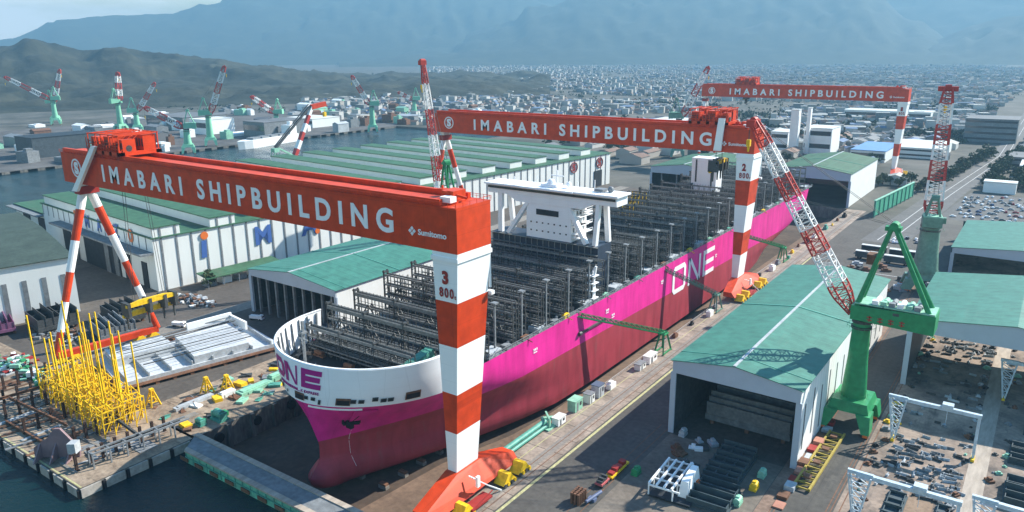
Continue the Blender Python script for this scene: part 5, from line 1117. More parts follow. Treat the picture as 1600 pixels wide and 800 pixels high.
hull_block('dark low steel panel beside the white frames in the foreground', 55, 43, R(2), 12, 13, 3.2, MATS['blue_black_steel'], 5, False)
# rows of rusty posts on the pier
pm = MB(); pm.box(-.38, -.38, 0, .38, .38, 5.4); pm.box(-.46, -.46, 5.4, .46, .46, 5.6); pm.box(-.6, -.6, 0, .6, .6, .3); pme = pm.mesh('support_post', mat('dark_rust', (.045, .026, .02), .8, .4, .4))
pp = [(-108 - .1 * k, -52.5 + k * 4.1) for k in range(8)] + [(-126, -48 + k * 3.6) for k in range(7)] + [(-146 - k * .4, -51 + k * 4.4) for k in range(5)] + [(-163, -50 + k * 4.4) for k in range(8)] + [(-176, -50 + k * 4.6) for k in range(7)] + [(-190, -50 + k * 5) for k in range(6)]
for x, y in pp:
    o = bpy.data.objects.new('support_post', pme); C.objects.link(o); o.location = (x, y, .03); tag(o, 'short rusty support post standing on the pier deck', 'post', 'rusty support posts on the pier')
o = thing('steel_fin', 'reddish grey upright steel fin plate near the pier edge', 'steel block', (-121, -52, 0), R(35))
m = MB(); m.prism([(-7, -.4, .2), (7, -.4, .2), (7.5, -.4, 3), (2.2, -.4, 10), (.4, -.4, 10), (-2, -.4, 7), (-7, -.4, 3.5)], (0, .8, 0)); m.build('plate', mat('fin_paint', (.23, .155, .165), .6, .2, .3), o)
m = MB()
for x in (-5, 0, 5): m.prism([(x, -.41, .2), (x, -5, .2), (x, -.41, 5)], (.4, 0, 0))
m.build('rib', MATS['fin_paint'], o)
m = MB(); m.box(5.5, -3.5, 3, 8, -.5, 6.4); m.build('platform', LSTEEL, o)
for (x, y, a, l_, lab) in ((-118, -33, -.1, 26, 'long dark steel beam lying across the pier posts by the right edge'), (-150, -45, .05, 38, 'long rusty beam across the middle of the pier'), (-170, -40, 1.5, 22, 'rusty beam across the left part of the pier'), (-140, -51, .02, 40, 'rusty beam lying along the outer edge of the pier'), (-112, -28, 1.45, 22, 'grey beam beside the green winches')):
    m = MB(); m.cbox((0, 0, 4.2 if 'across' in lab else .1), l_, .6, .12, 0, a); m.cbox((0, 0, (4.2 if 'across' in lab else .1) + .12), l_, .14, .8, 0, a); m.cbox((0, 0, (4.2 if 'across' in lab else .1) + .92), l_, .6, .12, 0, a)
    simple('steel_beam', lab, 'beam', x, y, m, [RUST if 'rusty' in lab else STEEL])
sp = []
for i in range(26):
    m = MB(); l_ = rr.uniform(6, 16); m.cbox((0, 0, .05), l_, rr.uniform(.5, 2.2), rr.uniform(.2, .6)); sp.append(m)
for i, m in enumerate(sp):
    ob = simple('plank', 'weathered plank or plate lying loose on the pier deck', 'plank', rr.uniform(-205, -108), rr.uniform(-54, -24), m, [[CONC, RUST, STEEL2, YARD][i % 4]], 'planks lying on the pier'); ob.rotation_euler.z = rr.choice([0, 1.57]) + rr.uniform(-.1, .1)
for i in range(46):
    m = MB(); l_ = rr.uniform(8, 22); q = rr.uniform(.5, 1.3); m.box(-q / 2, -l_ / 2, .05, q / 2, l_ / 2, rr.uniform(.15, .5)); x = rr.uniform(-215, -106); y = rr.uniform(-45, -30)
    if -172 < x < -116: y = rr.uniform(-50, -42)
    ob = simple('deck_timber', 'long weathered timber or steel bar lying along the pier deck', 'timber', x, y, m, [[RUST, CONC, STEEL2, mat('brown_timber', (.11, .065, .04), .9, .4, .4), LSTEEL][i % 5]], 'long timbers on the pier'); ob.rotation_euler.z = rr.gauss(0, .06)
for (x, y, s, lab) in ((-101.5, -8, 1.2, 'bigger green mooring winch on the quay corner'), (-103.5, -14, .8, 'smaller green mooring winch on the quay corner')):
    o = thing('winch', lab, 'winch', (x, y, 0)); m = MB(); m.box(-2.4 * s, -1.6 * s, .04, 2.4 * s, 1.6 * s, .7 * s); m.box(-2.2 * s, -1.2 * s, .71 * s, -1.6 * s, 1.2 * s, 2.6 * s); m.box(1.6 * s, -1.2 * s, .71 * s, 2.2 * s, 1.2 * s, 2.6 * s); m.build('base', TEAL, o)
    m = MB(); m.tube((-1.5 * s, 0, 2 * s), (1.5 * s, 0, 2 * s), 1.2 * s, n=14); m.build('drum', TEAL, o); m = MB(); m.box(-1 * s, 1.3 * s, .71 * s, 1 * s, 2.4 * s, 2 * s); m.build('motor', GREEN, o)
for (x, y, lab) in ((-131, -15, 'yellow A-shaped stand nearest the yellow scaffold rack'), (-124, 2, 'yellow A-shaped stand, middle one by the dock edge'), (-119.5, 7.5, 'yellow A-shaped stand farthest right by the dock edge')):
    m = MB()
    for sx in (-1, 1):
        for sy in (-1, 1): m.bar((sx * 1.8, sy * 1.8, 0), (sx * .3, sy * .3, 6), .5)
    m.box(-.7, -.7, 5.6, .7, .7, 6.4)
    for z in (1.6, 3.6): q = 1.8 - z * .25; m.bar((-q, -q, z), (q, -q, z), .3); m.bar((q, -q, z), (q, q, z), .3); m.bar((q, q, z), (-q, q, z), .3); m.bar((-q, q, z), (-q, -q, z), .3)
    simple('trestle', lab, 'trestle', x, y, m, [YEL])
for (x, y, lx, ly, h, c, lab) in ((-112, 14, 4, 14, 1.6, PGREEN, 'pale green long tank lying beside the dock edge'), (-113, 24, 3.4, 5, 2.4, PGREEN, 'pale green box beside the long green tank'), (-108, 30, 3, 6, 2.8, GREEN, 'green machine box at the dock edge left of the bow'), (-116, 36, 2, 16, .9, YEL, 'yellow long beam lying beside the dock edge'),
                                  (-120, -6, 2.2, 15, 1.4, LSTEEL, 'white grey sign beam with dark marks behind the yellow stands'), (-116, 5, 2.4, 6, 2, WALLP, 'white box among the yellow stands'), (-112, -16, 3, 12, .5, CONC, 'concrete slab at the quay corner')):
    m = MB(); m.box(-lx / 2, -ly / 2, .05, lx / 2, ly / 2, h * .8); m.box(-lx * .35, -ly * .42, h * .8, lx * .35, ly * .42, h); m.box(-lx / 2 - .2, -ly * .3, .1, lx / 2 + .2, -ly * .24, h * .6); simple('yard_box', lab, 'box', x, y, m, [c])
o = thing('quay_gangway', 'grey steel gangway frame along the right side of the pier', 'gangway', (-106, -33, 0))
m = MB(); m.bar((-1, -16, 5), (2, 14, 5), .5, .5); m.bar((1.5, -16, 5), (4.5, 14, 5), .5, .5)
for k in range(6): m.bar((-1 + k * .5, -16 + k * 5, 0), (-1 + k * .5, -16 + k * 5, 5), .4); m.bar((1.5 + k * .5, -16 + k * 5, 0), (1.5 + k * .5, -16 + k * 5, 5), .4); m.bar((-1 + k * .5, -16 + k * 5, 5), (1.5 + k * .5, -16 + k * 5, 5), .35)
m.build('frame', STEEL2, o)
m = MB(); m.box(-4, -3, .05, 4, 3, .2); m.build('foot_plate', STEEL2, o)
for i in range(60):
    m = MB(); q = rr.uniform(.5, 1.5); m.box(-q, -q * 1.6, .05, q, q * 1.6, q * rr.uniform(.3, 1)); m.bar((-q, -q, q * .6), (q, q * 2, q * .8), .25)
    ob = simple('quay_part', 'small deck part or gear lying on the quay strip left of the ship bow', 'gear', rr.uniform(-129, -99), rr.uniform(-19, 60), m, [[RUST, STEEL2, PGREEN, YEL, STEEL, WALLP, RUST, TEAL][i % 8]], 'gear lying on the quay strip'); ob.rotation_euler.z = rr.uniform(0, 3)
# concrete fender piles along the pier front
m = MB(); m.box(-2.9, -.5, -4.5, 2.9, 0, -.15); m.box(3.4, -.7, -3.2, 4.2, 0, -.4, 1); fme = m.mesh('fender_pile', [mat('pale_concrete', (.38, .35, .31), .8, .3, .3, fine=1), BLACK])
for k in range(15):
    o = bpy.data.objects.new('fender_pile', fme); C.objects.link(o); o.location = (-101 - k * 8.6, -57.02, 0); tag(o, 'concrete fender pile along the seaward face of the pier', 'fender', 'fender piles of the pier')
for k in range(5):
    o = bpy.data.objects.new('fender_pile', fme); C.objects.link(o); o.location = (-96.98, -54 + k * 7.2, 0); o.rotation_euler.z = math.pi / 2; tag(o, 'concrete fender pile along the side of the pier facing the dock gate', 'fender', 'fender piles on the pier side')
rect('painted_line', -300, -56.6, -97.4, -56.1, .06, LINE)
m = MB()
for k in range(7): m.tube((-98, -12 + k * 16, -4), (-96, -12 + k * 16, -4), 1.6, n=12)
m2 = m
for k in range(7):
    m = MB(); m.tube((0, 0, 0), (1.1, 0, 0), 1.7, n=14); ob = m.build('rubber_fender', BLACK); ob.location = (-97, -12 + k * 15, -3.5); tag(ob, 'round black rubber fender hung on the left dock wall', 'fender', 'rubber fenders of the left dock wall')
for k in range(30):
    m = MB(); m.box(0, -.8, -9, 1.0, .8, -.2); ob = m.build('wall_buttress', QUAYW); ob.location = (-97, -8 + k * 9.4, 0); tag(ob, 'concrete buttress of the left dock wall', 'buttress', 'buttresses of the left dock wall')
# heaps of scrap
def heap(label, x, y, rx, ry, n, mats_, smax=1.6, hmax=1.8, cat='scrap heap', nm='scrap_heap', seed=1):
    q = random.Random(seed); m = MB()
    for i in range(n):
        a, b2 = q.gauss(0, .45) * rx, q.gauss(0, .45) * ry; s = q.uniform(.4, smax); k = q.randrange(len(mats_))
        m.cbox((a, b2, max(.03, q.random() * hmax * math.exp(-(a / rx) ** 2 - (b2 / ry) ** 2))), s * q.uniform(.6, 2.4), s, s * q.uniform(.3, .9), k, q.uniform(0, 3))
    ob = m.build(nm, mats_); ob.location = (x, y, 0); ob['kind'] = 'stuff'; return tag(ob, label, cat)
heap('heap of grey scrap metal on the apron before the white hall', -226, 62, 15, 5, 130, [STEEL2, LSTEEL, RUST, WALLP], 1.7, 2.2, seed=2)
heap('heap of green, red and white gas bottles and parts at the left edge', -212, -28, 12, 8, 150, [PGREEN, GREEN, DRED, TUBEW, STEEL2], 1.6, 2.4, 'parts heap', 'parts_heap', 3)
heap('row of white and green containers and parts behind the pier at the left edge', -192, -48 + 20, 12, 5, 70, [PGREEN, TUBEW, STEEL, GREEN], 2.2, 1.5, 'parts heap', 'parts_heap', 4)
heap('scattered grey steel parts beside the left crane sill', -230, -2, 14, 8, 120, [STEEL2, RUST, STEEL, LSTEEL], 1.6, 1.6, 'parts heap', 'parts_heap', 5)
heap('yellow lifting clamps piled under the left crane sill', -178, 22, 5, 5, 60, [YEL, RUST], 1.5, 2.4, 'parts heap', 'parts_heap', 6)

# ------------------------------------------------------------------ right side of the dock
def cabin(x, y, sx, sy, h, mw, mr, label, name='site_cabin', cat='cabin'):
    o = thing(name, label, cat, (x, y, 0)); m = MB(); m.box(-sx / 2, -sy / 2, .1, sx / 2, sy / 2, h); w = m.build('wall', mw, o)
    m = MB(); m.box(-sx / 2 - .2, -sy / 2 - .2, h + .01, sx / 2 + .2, sy / 2 + .2, h + .25); m.build('roof', mr, o)
    m = MB(); m.box(sx / 2 + .01, -sy * .3, .2, sx / 2 + .06, -sy * .08, h * .85); m.build('door', GREYW, o)
    m = MB(); m.box(sx / 2 + .01, sy * .1, h * .45, sx / 2 + .06, sy * .35, h * .8); m.build('window', GLASS, o); return o
cabin(-4.2, 56, 2.6, 4.6, 2.6, TUBEW, ROOFW, 'small white cabin with a dark window on the dock edge')
cabin(-5.0, 68, 3.2, 5, 4, PGREEN, PGREEN, 'pale green box cabin on the dock edge behind the white one')
cabin(-4.0, 76, 3, 3.2, 3.4, WALLP, GREYW, 'pale cabin between the green and the blue grey ones')
cabin(-3.8, 82, 3.2, 4, 4.6, LSTEEL, mat('slate_roof', (.08, .11, .16), .6, .1, .3), 'tall cabin with a dark blue roof on the dock edge')
cabin(-2, 122, 3, 7, 3, TUBEW, ROOFW, 'pale long cabin beside the green gangway foot')
cabin(-2, 113, 2.6, 5, 2.4, WALLP, GREYW, 'low pale cabin before the green gangway foot')
o = thing('pipe_rack', 'long teal pipe and walkway lying along the dock edge beside the near crane leg', 'pipe', (-7.2, 38, 0))
m = MB(); m.tube((0, -20, 1.6), (0, 14, 1.6), .9, n=12); m.tube((1.8, -20, 1.2), (1.8, 12, 1.2), .6, n=10); m.build('pipe', TEAL, o)
m = MB(); m.bar((-1.5, 14, 2), (2.5, 18, 2), 1.2); m.bar((2.4, 13, 0), (2.4, 13, 3.4), .7); m.bar((2.4, 13, 3.4), (-1, 16, 4), .6); m.box(-2, 11, .05, 3.4, 16, .5); m.build('hose_tower', PGREEN, o)
def gangway(label, x, y, top, cm_):
    o = thing('access_gangway', label, 'gangway', (x, y, 0)); tp = Vector(top) - Vector((x, y, 0)); b = Vector((0, 0, 8)); m = MB(); d = (tp - b)
    for s in (-.9, .9):
        for z in (0, 1.4): m.bar(b + Vector((s * .7, s * .7, z)), tp + Vector((s * .7, s * .7, z)), .28)
    for k in range(18):
        p = b.lerp(tp, k / 17); q = b.lerp(tp, min(1, (k + 1) / 17))
        for s in (-.9, .9): m.bar(p + Vector((s * .7, s * .7, 0)), q + Vector((s * .7, s * .7, 1.4)), .18); m.bar(p + Vector((s * .7, s * .7, 0)), p + Vector((s * .7, s * .7, 1.4)), .18)
    m.bar(b, tp, 1.6, .2); m.build('ramp', cm_, o)
    m = MB()
    for sx in (-2, 2):
        for sy in (-4, 4): m.bar((sx, sy, 0), (sx * .4, sy * .3, 9), .55)
    m.box(-1.6, -2, 8, 1.6, 2, 8.5); m.bar((-2, -4, .6), (-2, 4, .6), .5); m.bar((2, -4, .6), (2, 4, .6), .5); m.build('support_frame', cm_, o); return o
gangway('green gangway bridging from the dock edge up to the middle of the ship deck', -2, 134, (-19, 90, 25.5), GREEN)
gangway('grey green gangway crossing the ONE lettering on the ship side', -3, 196, (-19, 168, 25), GG)
gangway('green gangway up to the ship deck near the stern', -3, 304, (-19, 262, 23), GREEN)
rr = random.Random(21)
for i in range(24):
    y = 92 + i * 15.6 + rr.uniform(-2, 2)
    if 105 < y < 140 and i % 2: continue
    m = MB(); s = rr.uniform(1, 2.6); m.box(-s / 2, -s, .06, s / 2, s, s * rr.uniform(.5, 1.3)); m.box(-s * .3, -s * .6, s * .5, s * .3, s * .4, s * 1.4)
    simple('equipment_box', 'small equipment box on the dock edge strip beside the ship', 'box', rr.uniform(-4.8, -1), y, m, [[WALLP, STEEL2, TEAL, YEL, RUST, BLACK][i % 6]], 'equipment boxes along the dock edge')
o = thing('hand_rail_fence', 'pale handrail fence along the top of the right dock wall', 'fence', (-5.7, 90, 0))
m = MB()
for k in range(90): m.bar((0, k * 2.4, 0), (0, k * 2.4, 1.2), .12)
m.bar((0, 0, 1.2), (0, 214, 1.2), .16); m.bar((0, 0, .6), (0, 214, .6), .1); m.build('rail', PIPEW, o)
# carts on the rails in the foreground
def cart(label, x, y, l_, c, load):
    o = thing('rail_cart', label, 'rail cart', (x, y, 0)); m = MB(); m.box(-1.2, -l_ / 2, .7, 1.2, l_ / 2, 1.3); m.build('bed', c, o)
    m = MB()
    for s in (-1, 1):
        for q in (-.35, .35): m.tube((s * 1.25, l_ * q, .5), (s * 1.0, l_ * q, .5), .45, n=10)
    m.build('wheels', STEEL, o)
    if load:
        m = MB()
        for k in range(4): m.box(-.9, -l_ * .42 + k * l_ * .21, 1.31, .9, -l_ * .42 + k * l_ * .21 + l_ * .15, 2.0 + (k % 2) * .5)
        m.build('load', load, o)
cart('yellow rail cart with red load on the rails left of the shed', 26.4, 40, 11, YEL, DRED); cart('short pink red rail cart in front of the yellow one', 25.9, 31.6, 4.5, mat('pink_red', (.5, .12, .12), .5, .1, .3), STEEL)
m = MB()
for k in range(5):
    for j in range(3): m.tube((j * 1.1, k * .9, 0), (j * 1.1, k * .9, 3.4), .42, n=8)
simple('bollard_bundle', 'cluster of brown upright pipe ends at the bottom edge beside the rails', 'pipes', 23.5, 18.5, m, [RUST])
m = MB(); m.tube((0, 0, .9), (1.2, 6.5, 1.2), .5, n=10); m.box(-.7, 2, .05, 1.5, 3.6, .9); simple('blue_pipe', 'slate blue pipe lying beside the brown pipe ends', 'pipe', 27.2, 20, m, [mat('slate_blue', (.12, .15, .24), .5, .1, .3)])
o = thing('beam_block', 'white frame block of parallel beams with a dark interior in front of the shed', 'steel block', (45, 42, 0), R(4))
m = MB(); m.box(-6, -8, .3, 6, 8, .8); m.build('base', DECK, o)
m = MB()
for k in range(4): m.bar((-6 + k * 2.2, -8, 4.2), (-6 + k * 2.2 + .2, 8, 4.2), .45, .7)
for k in range(5): m.bar((-6, -8 + k * 4, 3.8), (3, -8 + k * 4, 3.8), .3, .5); m.bar((-6, -8 + k * 4, .8), (-6, -8 + k * 4, 4.2), .35); m.bar((1, -8 + k * 4, .8), (1, -8 + k * 4, 4.2), .35)
m.build('beam', TUBEW, o)
m = MB(); m.hexa([(1.5, -5, .9), (4.4, -5, .9), (4.4, 6, .9), (1.5, 6, .9), (2, -4, 5.4), (4, -4, 5.4), (4, 5, 5.8), (2, 5, 5.8)]); m.build('deck_unit', TUBEW, o)
rr = random.Random(31)
for i in range(12):
    m = MB(); s = rr.uniform(1, 2.2); m.box(-s, -s * .7, .06, s, s * .7, .35 + rr.random() * .9); m.box(-s * .4, -s * .3, .35, s * .5, s * .3, 1.5 * rr.random() + .6)
    ob = simple('steel_part', 'small pale or dark steel part on the ground before the shed opening', 'steel part', rr.uniform(34, 44), rr.uniform(54, 72), m, [[LSTEEL, TUBEW, STEEL, RUST][i % 4]], 'steel parts before the shed'); ob.rotation_euler.z = rr.uniform(0, 3)
for (x, y, c, lab) in ((31.5, 42, GREEN, 'small green engine box between the rails and the white frame'), (62.5, 62, PGREEN, 'pale green tank at the right end of the shed opening'), (62.8, 54, YEL, 'yellow machine right of the dark frames'), (61.5, 44, PGREEN, 'pale green machine at the bottom right of the shed front'), (33.5, 72, LSTEEL, 'pale plate stack near the left shed column'), (49, 45, ORANGE, 'orange cap box on the dark panel')):
    m = MB(); m.tube((0, -1.2, 1.4), (0, 1.6, 1.4), 1.0, n=10); m.box(-1, -1.4, .06, 1, 1.8, .8); m.box(-.5, -.4, 2, .5, .5, 2.7); simple('machine', lab, 'machine', x, y, m, [c])
o = thing('spreader_frame', 'long yellow lattice frame lying on the lane before the green crane', 'lifting frame', (74.3, 81, 0), R(-1))
m = MB(); 
for s in (-2.2, 2.2): m.box(s - .3, -20, .5, s + .3, 20, 1.3)
for k in range(13): m.box(-2.2, -20 + k * 3.25, .6, 2.2, -19.6 + k * 3.25, 1.1); 
for k in range(12): m.bar((-2.2, -20 + k * 3.25, .9), (2.2, -16.8 + k * 3.25, .9), .2)
m.build('frame', mat('faded_yellow', (0.35, 0.266, 0.056), .6, .25, .4), o)
m = MB()
for k in (1, 4, 7, 10): m.box(-1, -18 + k * 3.25, 1.31, 1, -16 + k * 3.25, 1.9)
m.build('winch_box', RUST, o)
for k in range(12):
    m = MB(); m.box(-1.4, -1.8, .07, 1.4, 1.8, .5 + .5 * (k % 3)); ob = simple('parts_pallet', 'pallet of red and pale parts along the foot of the long shed wall', 'pallet', 71.2 - (k % 2) * .4, 50 + k * 5.2, m, [[mat('salmon', (.42, .19, .13), .7, .2, .3), RUST, LSTEEL, DRED][k % 4]], 'pallets along the long shed wall')
def portal(label, x0, x1, y, h, wid, cm_):
    o = thing('portal_crane', label, 'crane', ((x0 + x1) / 2, y, 0), 0); w = (x1 - x0) / 2
    m = MB(); m.box(-w - 1, -.6, h - 1.1, w + .6, .6, h); 
    m.build('beam', cm_, o)
    m = MB(); q = wid * .34
    for sy in (-1, 1):
        for sx_ in (-1, 1): m.bar((-w + sx_ * q, sy * 1.3, h - .4), (-w + sx_ * .35, sy * .9, .6), .38)
    m.bar((-w - q - .4, 0, h - .2), (-w + q + .4, 0, h - .2), .9, .9)
    for k in range(5):
        z0 = h - 1 - k * (h - 2) / 5; z1 = h - 1 - (k + 1) * (h - 2) / 5; a0 = q * z0 / h + .2; b0 = q * z1 / h + .2
        for sy in (-1, 1): m.bar((-w - a0, sy * 1.2, z0), (-w + b0, sy * 1.1, z1), .2); m.bar((-w + a0, sy * 1.2, z0), (-w - a0, sy * 1.2, z0), .2)
    m.build('leg', cm_, o)
    m = MB(); m.bar((w, 0, h - .5), (w, 0, .6), .8); m.build('leg', cm_, o)
    for x in (-w, w):
        m = MB(); m.box(x - .5, -1.8, .1, x + .5, 1.8, .9); m.build('bogie', YEL, o)
    m = MB(); m.box(w * .1, -1.2, h + .01, w * .1 + 3, 1.2, h + 1.2); m.bar((w * .1 + 1.5, 0, h - 1.3), (w * .1 + 1.5, 0, h - 5), .12); m.build('hoist', GIRDB, o)
portal('pale blue portal crane over the steel yard, middle one of three', 90, 112.2, 108, 15.2, 7, GIRDB); portal('pale blue portal crane nearest the bottom edge over the steel yard', 90, 112.4, 52.5, 15.6, 8, GIRDB)
portal('pale blue portal crane cut by the right edge of the photo', 117.4, 142, 57, 15.6, 7, GIRDB); portal('pale blue portal crane under the right shed fascia', 117, 142, 162, 15, 7, GIRDB)
rr = random.Random(41); sm = []
for k in range(5):
    m = MB(); l_ = (2.6, 3.4, 4.4, 2.0, 5.2)[k]; m.box(-l_ / 2, -.5, .05, l_ / 2, .5, .3); m.box(-l_ / 2, -.08, .3, l_ / 2, .08, .95); m.box(-l_ / 2 + .2, -.45, .3, -l_ / 2 + .5, .45, .9); sm.append([m.mesh('steel_web', mm) for mm in (LSTEEL, STEEL2, STEEL)])
for i in range(290):
    x = rr.uniform(91, 110.8); y = rr.choice([rr.uniform(76, 112), rr.uniform(76, 112), rr.uniform(112, 222), rr.uniform(196, 222)])
    ob = bpy.data.objects.new('steel_web', rr.choice(sm[rr.randrange(5)])); C.objects.link(ob); ob.location = (x, y, .02); ob.rotation_euler.z = rr.choice([0, 0, 1.57]) + rr.gauss(0, .2); ob.scale = (.72, .72, .8); tag(ob, 'small grey T-shaped steel web lying in the stockyard under the portal cranes', 'steel part', 'steel webs in the stockyard')
for i in range(170):
    x = rr.choice([rr.uniform(117.2, 121), rr.uniform(117.5, 150), rr.uniform(86, 90), rr.uniform(86, 90), rr.uniform(109.4, 111)]); y = rr.uniform(40, 226); m = MB(); s = rr.uniform(.4, 1.3); m.box(-s, -s * .7, .05, s, s * .7, s * .6); m.box(-s * .5, -s * .4, s * .6, s * .5, s * .4, s * 1.1)
    ob = simple('yard_crate', 'crate or machine part along the stockyard lane on the right', 'crate', x, y, m, [[RUST, STEEL2, YEL, STEEL, LSTEEL, STEEL, RUST, PGREEN, STEEL2, BLACK][i % 10]], 'crates along the stockyard lanes'); ob.rotation_euler.z = rr.uniform(0, 3)
for (x, y, sx, sy, h, lab) in ((97, 66, 5, 17, 1.6, 'dark steel panel under the nearest portal crane, left one'), (108.5, 66, 4, 17, 1.6, 'dark steel panel under the nearest portal crane, right one'), (132, 92, 22, 14, 4, 'large dark blue steel panel at the right edge'), (132, 118, 22, 12, 3, 'dark stack behind the large dark panel at the right edge'), (134, 140, 20, 10, 2.5, 'dark low stack below the right shed')):
    hull_block(lab, x, y, 0, sx, sy, h, MATS['blue_black_steel'], 5, False)
rect('loading_bay', 99.6, 54, 105.8, 78, .05, mat('sand_floor', (0.2376, 0.165, 0.1122), .9, .2, .2, fine=1))
# trailers, cars, trees
def trailer(label, x, y, rz, l_, mc, mr):
    o = thing('trailer', label, 'trailer', (x, y, 0), rz); m = MB(); m.box(-l_ / 2, -1.6, 1.1, l_ / 2, 1.6, 4.6); m.build('body', mc, o); m = MB(); m.box(-l_ / 2 - .1, -1.7, 4.61, l_ / 2 + .1, 1.7, 4.9); m.build('roof', mr, o)
    for q in (-.38, -.28, .3, .4):
        m = MB()
        m.tube((l_ * q, -1.6, .55), (l_ * q, 1.6, .55), .55, n=10); m.build('wheel', BLACK, o)
tr_l = ['dark trailer with a white roof, front row left, behind the green crane mast', 'dark trailer with a white roof, front row right, behind the green crane mast', 'white roofed trailer, back row left, behind the green crane mast', 'white roofed trailer, back row right, behind the green crane mast']
for k, (x, y) in enumerate(((38, 336), (54, 334), (38, 353), (54, 351))): 
    trailer(tr_l[k], x, y, 0, 14, MATS['blue_black_steel'] if k < 2 else DECK, ROOFW)
cmz = []
for k in range(5):
    m = MB(); m.hexa([(-2.1, -.85, .35), (2.1, -.85, .35), (2.1, .85, .35), (-2.1, .85, .35), (-2.1, -.8, .95), (2.1, -.8, .9), (2.1, .8, .9), (-2.1, .8, .95)]); m.hexa([(-1.7, -.75, .95), (1.0, -.75, .95), (1.0, .75, .95), (-1.7, .75, .95), (-1.2, -.62, 1.45), (.4, -.62, 1.45), (.4, .62, 1.45), (-1.2, .62, 1.45)], 1); m.box(-1.25, -.64, 1.46, .45, .64, 1.52)
    for x in (-1.3, 1.3): m.tube((x, -.9, .33), (x, .9, .33), .33, n=8, m=2)
    cmz.append(m.mesh('parked_car', [CARM[k], GLASS if k != 0 else CARM[0], BLACK]))
CN = ['white', 'silver', 'black', 'red', 'blue']; n_ = 0
for r_ in range(9):
    y = 498 + r_ * 13
    for c_ in range(26):
        x = 66 + c_ * 3.4
        if rr.random() < .32: continue
        k = rr.choice([0, 0, 0, 0, 1, 1, 1, 2, 3, 4]); ob = bpy.data.objects.new('parked_car', cmz[k]); C.objects.link(ob); ob.location = (x + rr.uniform(-1, 1), y + rr.uniform(-4, 4), .06); ob.rotation_euler.z = rr.choice([0, math.pi / 2]) + rr.gauss(0, .25); tag(ob, CN[k] + ' car parked in the works car park beyond the green net fence', 'car', CN[k] + ' cars in the works car park')
for i in range(26):
    k = rr.choice([0, 0, 1, 2, 4]); ob = bpy.data.objects.new('parked_car', cmz[k]); C.objects.link(ob); ob.location = (rr.uniform(40, 66), rr.choice([388, 396, 404]) + rr.uniform(-.5, .5), .06); ob.rotation_euler.z = math.pi / 2; tag(ob, CN[k] + ' car parked beside the road behind the trailers', 'car', CN[k] + ' cars beside the road')
for k, (x, y, lab) in enumerate(((-198, 36, 'small white truck parked on the left apron behind the crane leg'), (-176, 62, 'pale truck parked on the apron near the small green shed'))):
    o = thing('truck', lab, 'truck', (x, y, 0), R(20)); m = MB(); m.box(-3.2, -1.1, .9, 1.6, 1.1, 2.2); m.build('bed', TUBEW, o); m = MB(); m.hexa([(1.7, -1.1, .6), (3.6, -1.1, .6), (3.6, 1.1, .6), (1.7, 1.1, .6), (1.7, -1, 2.6), (3.2, -1, 2.6), (3.2, 1, 2.6), (1.7, 1, 2.6)]); cb = m.build('cab', TUBEW, o)
    m = MB(); m.box(3.62, -.9, 1.5, 3.66, .9, 2.2); m.build('windscreen', GLASS, cb)
    for q in (-2.2, 2.5):
        m = MB(); m.tube((q, -1.15, .5), (q, 1.15, .5), .5, n=10); m.build('wheel', BLACK, o)
tp = []
for k in range(3):
    o = thing('tree', '', 'tree', (0, 0, 0)); m = MB(); m.tube((0, 0, 0), (.3, 0, 4.4), .5, .3, 8); m.tube((.3, 0, 4.2), (1.6, .6, 7), .26, .1, 6); m.tube((.3, 0, 4), (-1.2, -.8, 7), .24, .1, 6); m.build('trunk', BARK, o)
    m = MB(); rnd.seed(50 + k)
    for q in range(9): clump(m, rnd.gauss(0, 2.2), rnd.gauss(0, 2.2), rnd.uniform(3, 7.5), rnd.uniform(1.8, 3.2), 46, 0, .9)
    m.build('crown', [LEAF, LEAFD, LEAF][k], o); tp.append(o)
tl = [(28, 590), (31, 604), (34, 612), (30, 625)] + [(76 + i * 5.6 + rr.uniform(-1, 1), 652 + rr.uniform(-8, 10)) for i in range(16)] + [(38 + i * 1.15, 640 + i * 13) for i in range(20)] + [(74 + i * .7, 655 + i * 13) for i in range(22)] + [(94 + rr.uniform(0, 60), 655 + rr.uniform(0, 45)) for i in range(24)]
for i, (x, y) in enumerate(tl):
    k = i % 3; g_ = 'trees behind the green screen wall' if i < 4 else 'trees in the row behind the car park' if i < 20 else 'trees left of the far road' if i < 40 else 'trees right of the far road'
    lab = {'trees behind the green screen wall': 'dark leafy tree behind the end of the green screen wall', 'trees in the row behind the car park': 'dark tree in the thick row behind the works car park', 'trees left of the far road': 'dark tree along the left side of the far road', 'trees right of the far road': 'dark tree along the right side of the far road'}[g_]
    d = tp[k] if i < 3 else dup(tp[k], (x, y, 0), rr.uniform(0, 6)); d.location = (x, y, 0); d['label'] = lab; d['group'] = g_; s = rr.uniform(.9, 1.5); d.scale = (s, s, s)
d = dup(tp[0], (-240, 80, 0), 1, 'single small tree at the foot of the white hall'); d['group'] = 'single tree'; del d['group']; d.scale = (.8, .8, 1)
rr = random.Random(77)
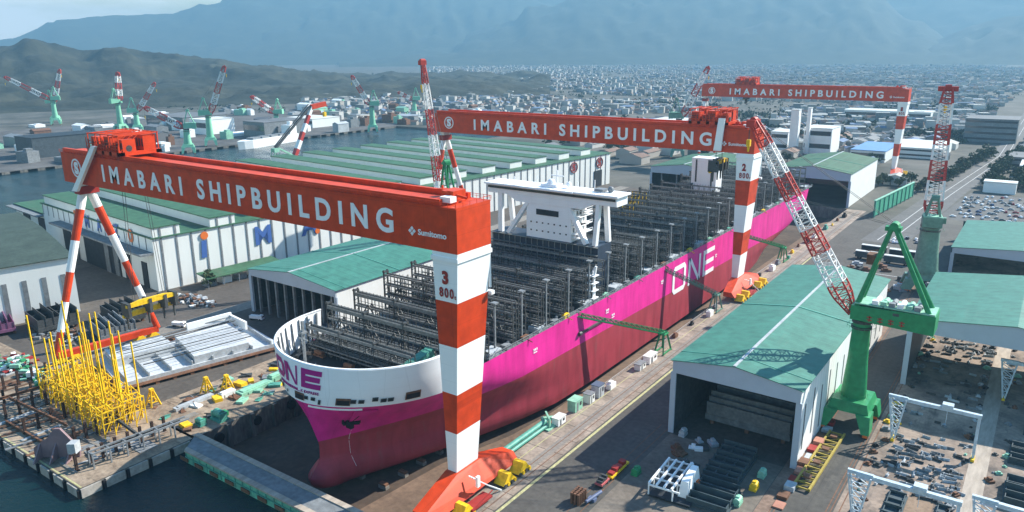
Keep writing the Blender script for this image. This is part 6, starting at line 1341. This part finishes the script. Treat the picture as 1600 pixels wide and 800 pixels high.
for i in range(34):
    m = MB(); s = rr.uniform(1.5, 4); m.box(-s, -s * .5, .05, s, s * .5, s * .5); m.box(-s * .6, -s * .3, s * .5, s * .3, s * .3, s * .8); ob = simple('yard_stack', 'dark steel stack on the yard beside the road behind the shed', 'stack', rr.uniform(30, 76), rr.uniform(225, 326), m, [[STEEL, STEEL2, RUST, LSTEEL][i % 4]], 'steel stacks on the yard behind the long shed'); ob.rotation_euler.z = rr.uniform(0, 3)
rr = random.Random(91); WSH = [[HOUSEW, ROOFGY], [WALLT, ROOFWT], [GREYW, ROOFBT], [HOUSEW, ROOFBR], [WALLT, ROOFGY]]
WL = ['grey roofed workshop on the plain behind the dock end', 'pale roofed workshop on the plain behind the dock end', 'grey workshop with a dull blue roof behind the dock end', 'brown roofed workshop on the plain behind the dock end', 'white walled grey roofed workshop behind the dock end']
occ = []
for i in range(260):
    if rr.random() < .7: x, y = rr.uniform(-420, 16), rr.uniform(615, 1010)
    else: x, y = rr.uniform(95, 330), rr.uniform(700, 1150)
    if (640 < y < 705 and x > -260) or (-170 < x < -90 and 780 < y < 860) or (-70 < x < 20 and 760 < y < 930) or (92 < x < 180 and 735 < y < 860) or (x > 10 and x < 84 and 1040 < y < 1115): continue
    w, d, h = rr.uniform(5, 14), rr.uniform(8, 20), rr.uniform(5, 10)
    if any(abs(x - a) < w + c + 4 and abs(y - b2) < d + e + 4 for a, b2, c, e in occ): continue
    occ.append((x, y, w, d)); k = rr.randrange(5); m = MB((x, y, 0)); gable(m, x, y, w, d, h, w * .3, 0, 0, 1)
    tag(m.build('workshop', WSH[k]), WL[k], 'workshop', WL[k].split(' on ')[0].split(' behind')[0] + 's behind the dock end')
for i in range(70):
    x, y = rr.choice([(rr.uniform(-430, 10), rr.uniform(700, 760)), (rr.uniform(-300, -20), rr.uniform(930, 960)), (rr.uniform(-60, 25), rr.uniform(605, 640)), (rr.uniform(100, 260), rr.uniform(700, 735))])
    d = dup(tp[i % 3], (x, y, 0), rr.uniform(0, 6)); d['label'] = 'dark tree in the loose tree belt on the plain behind the dock end'; d['group'] = 'trees on the plain behind the dock end'; q = rr.uniform(.8, 1.5); d.scale = (q, q, q)
bpy.context.view_layer.update()
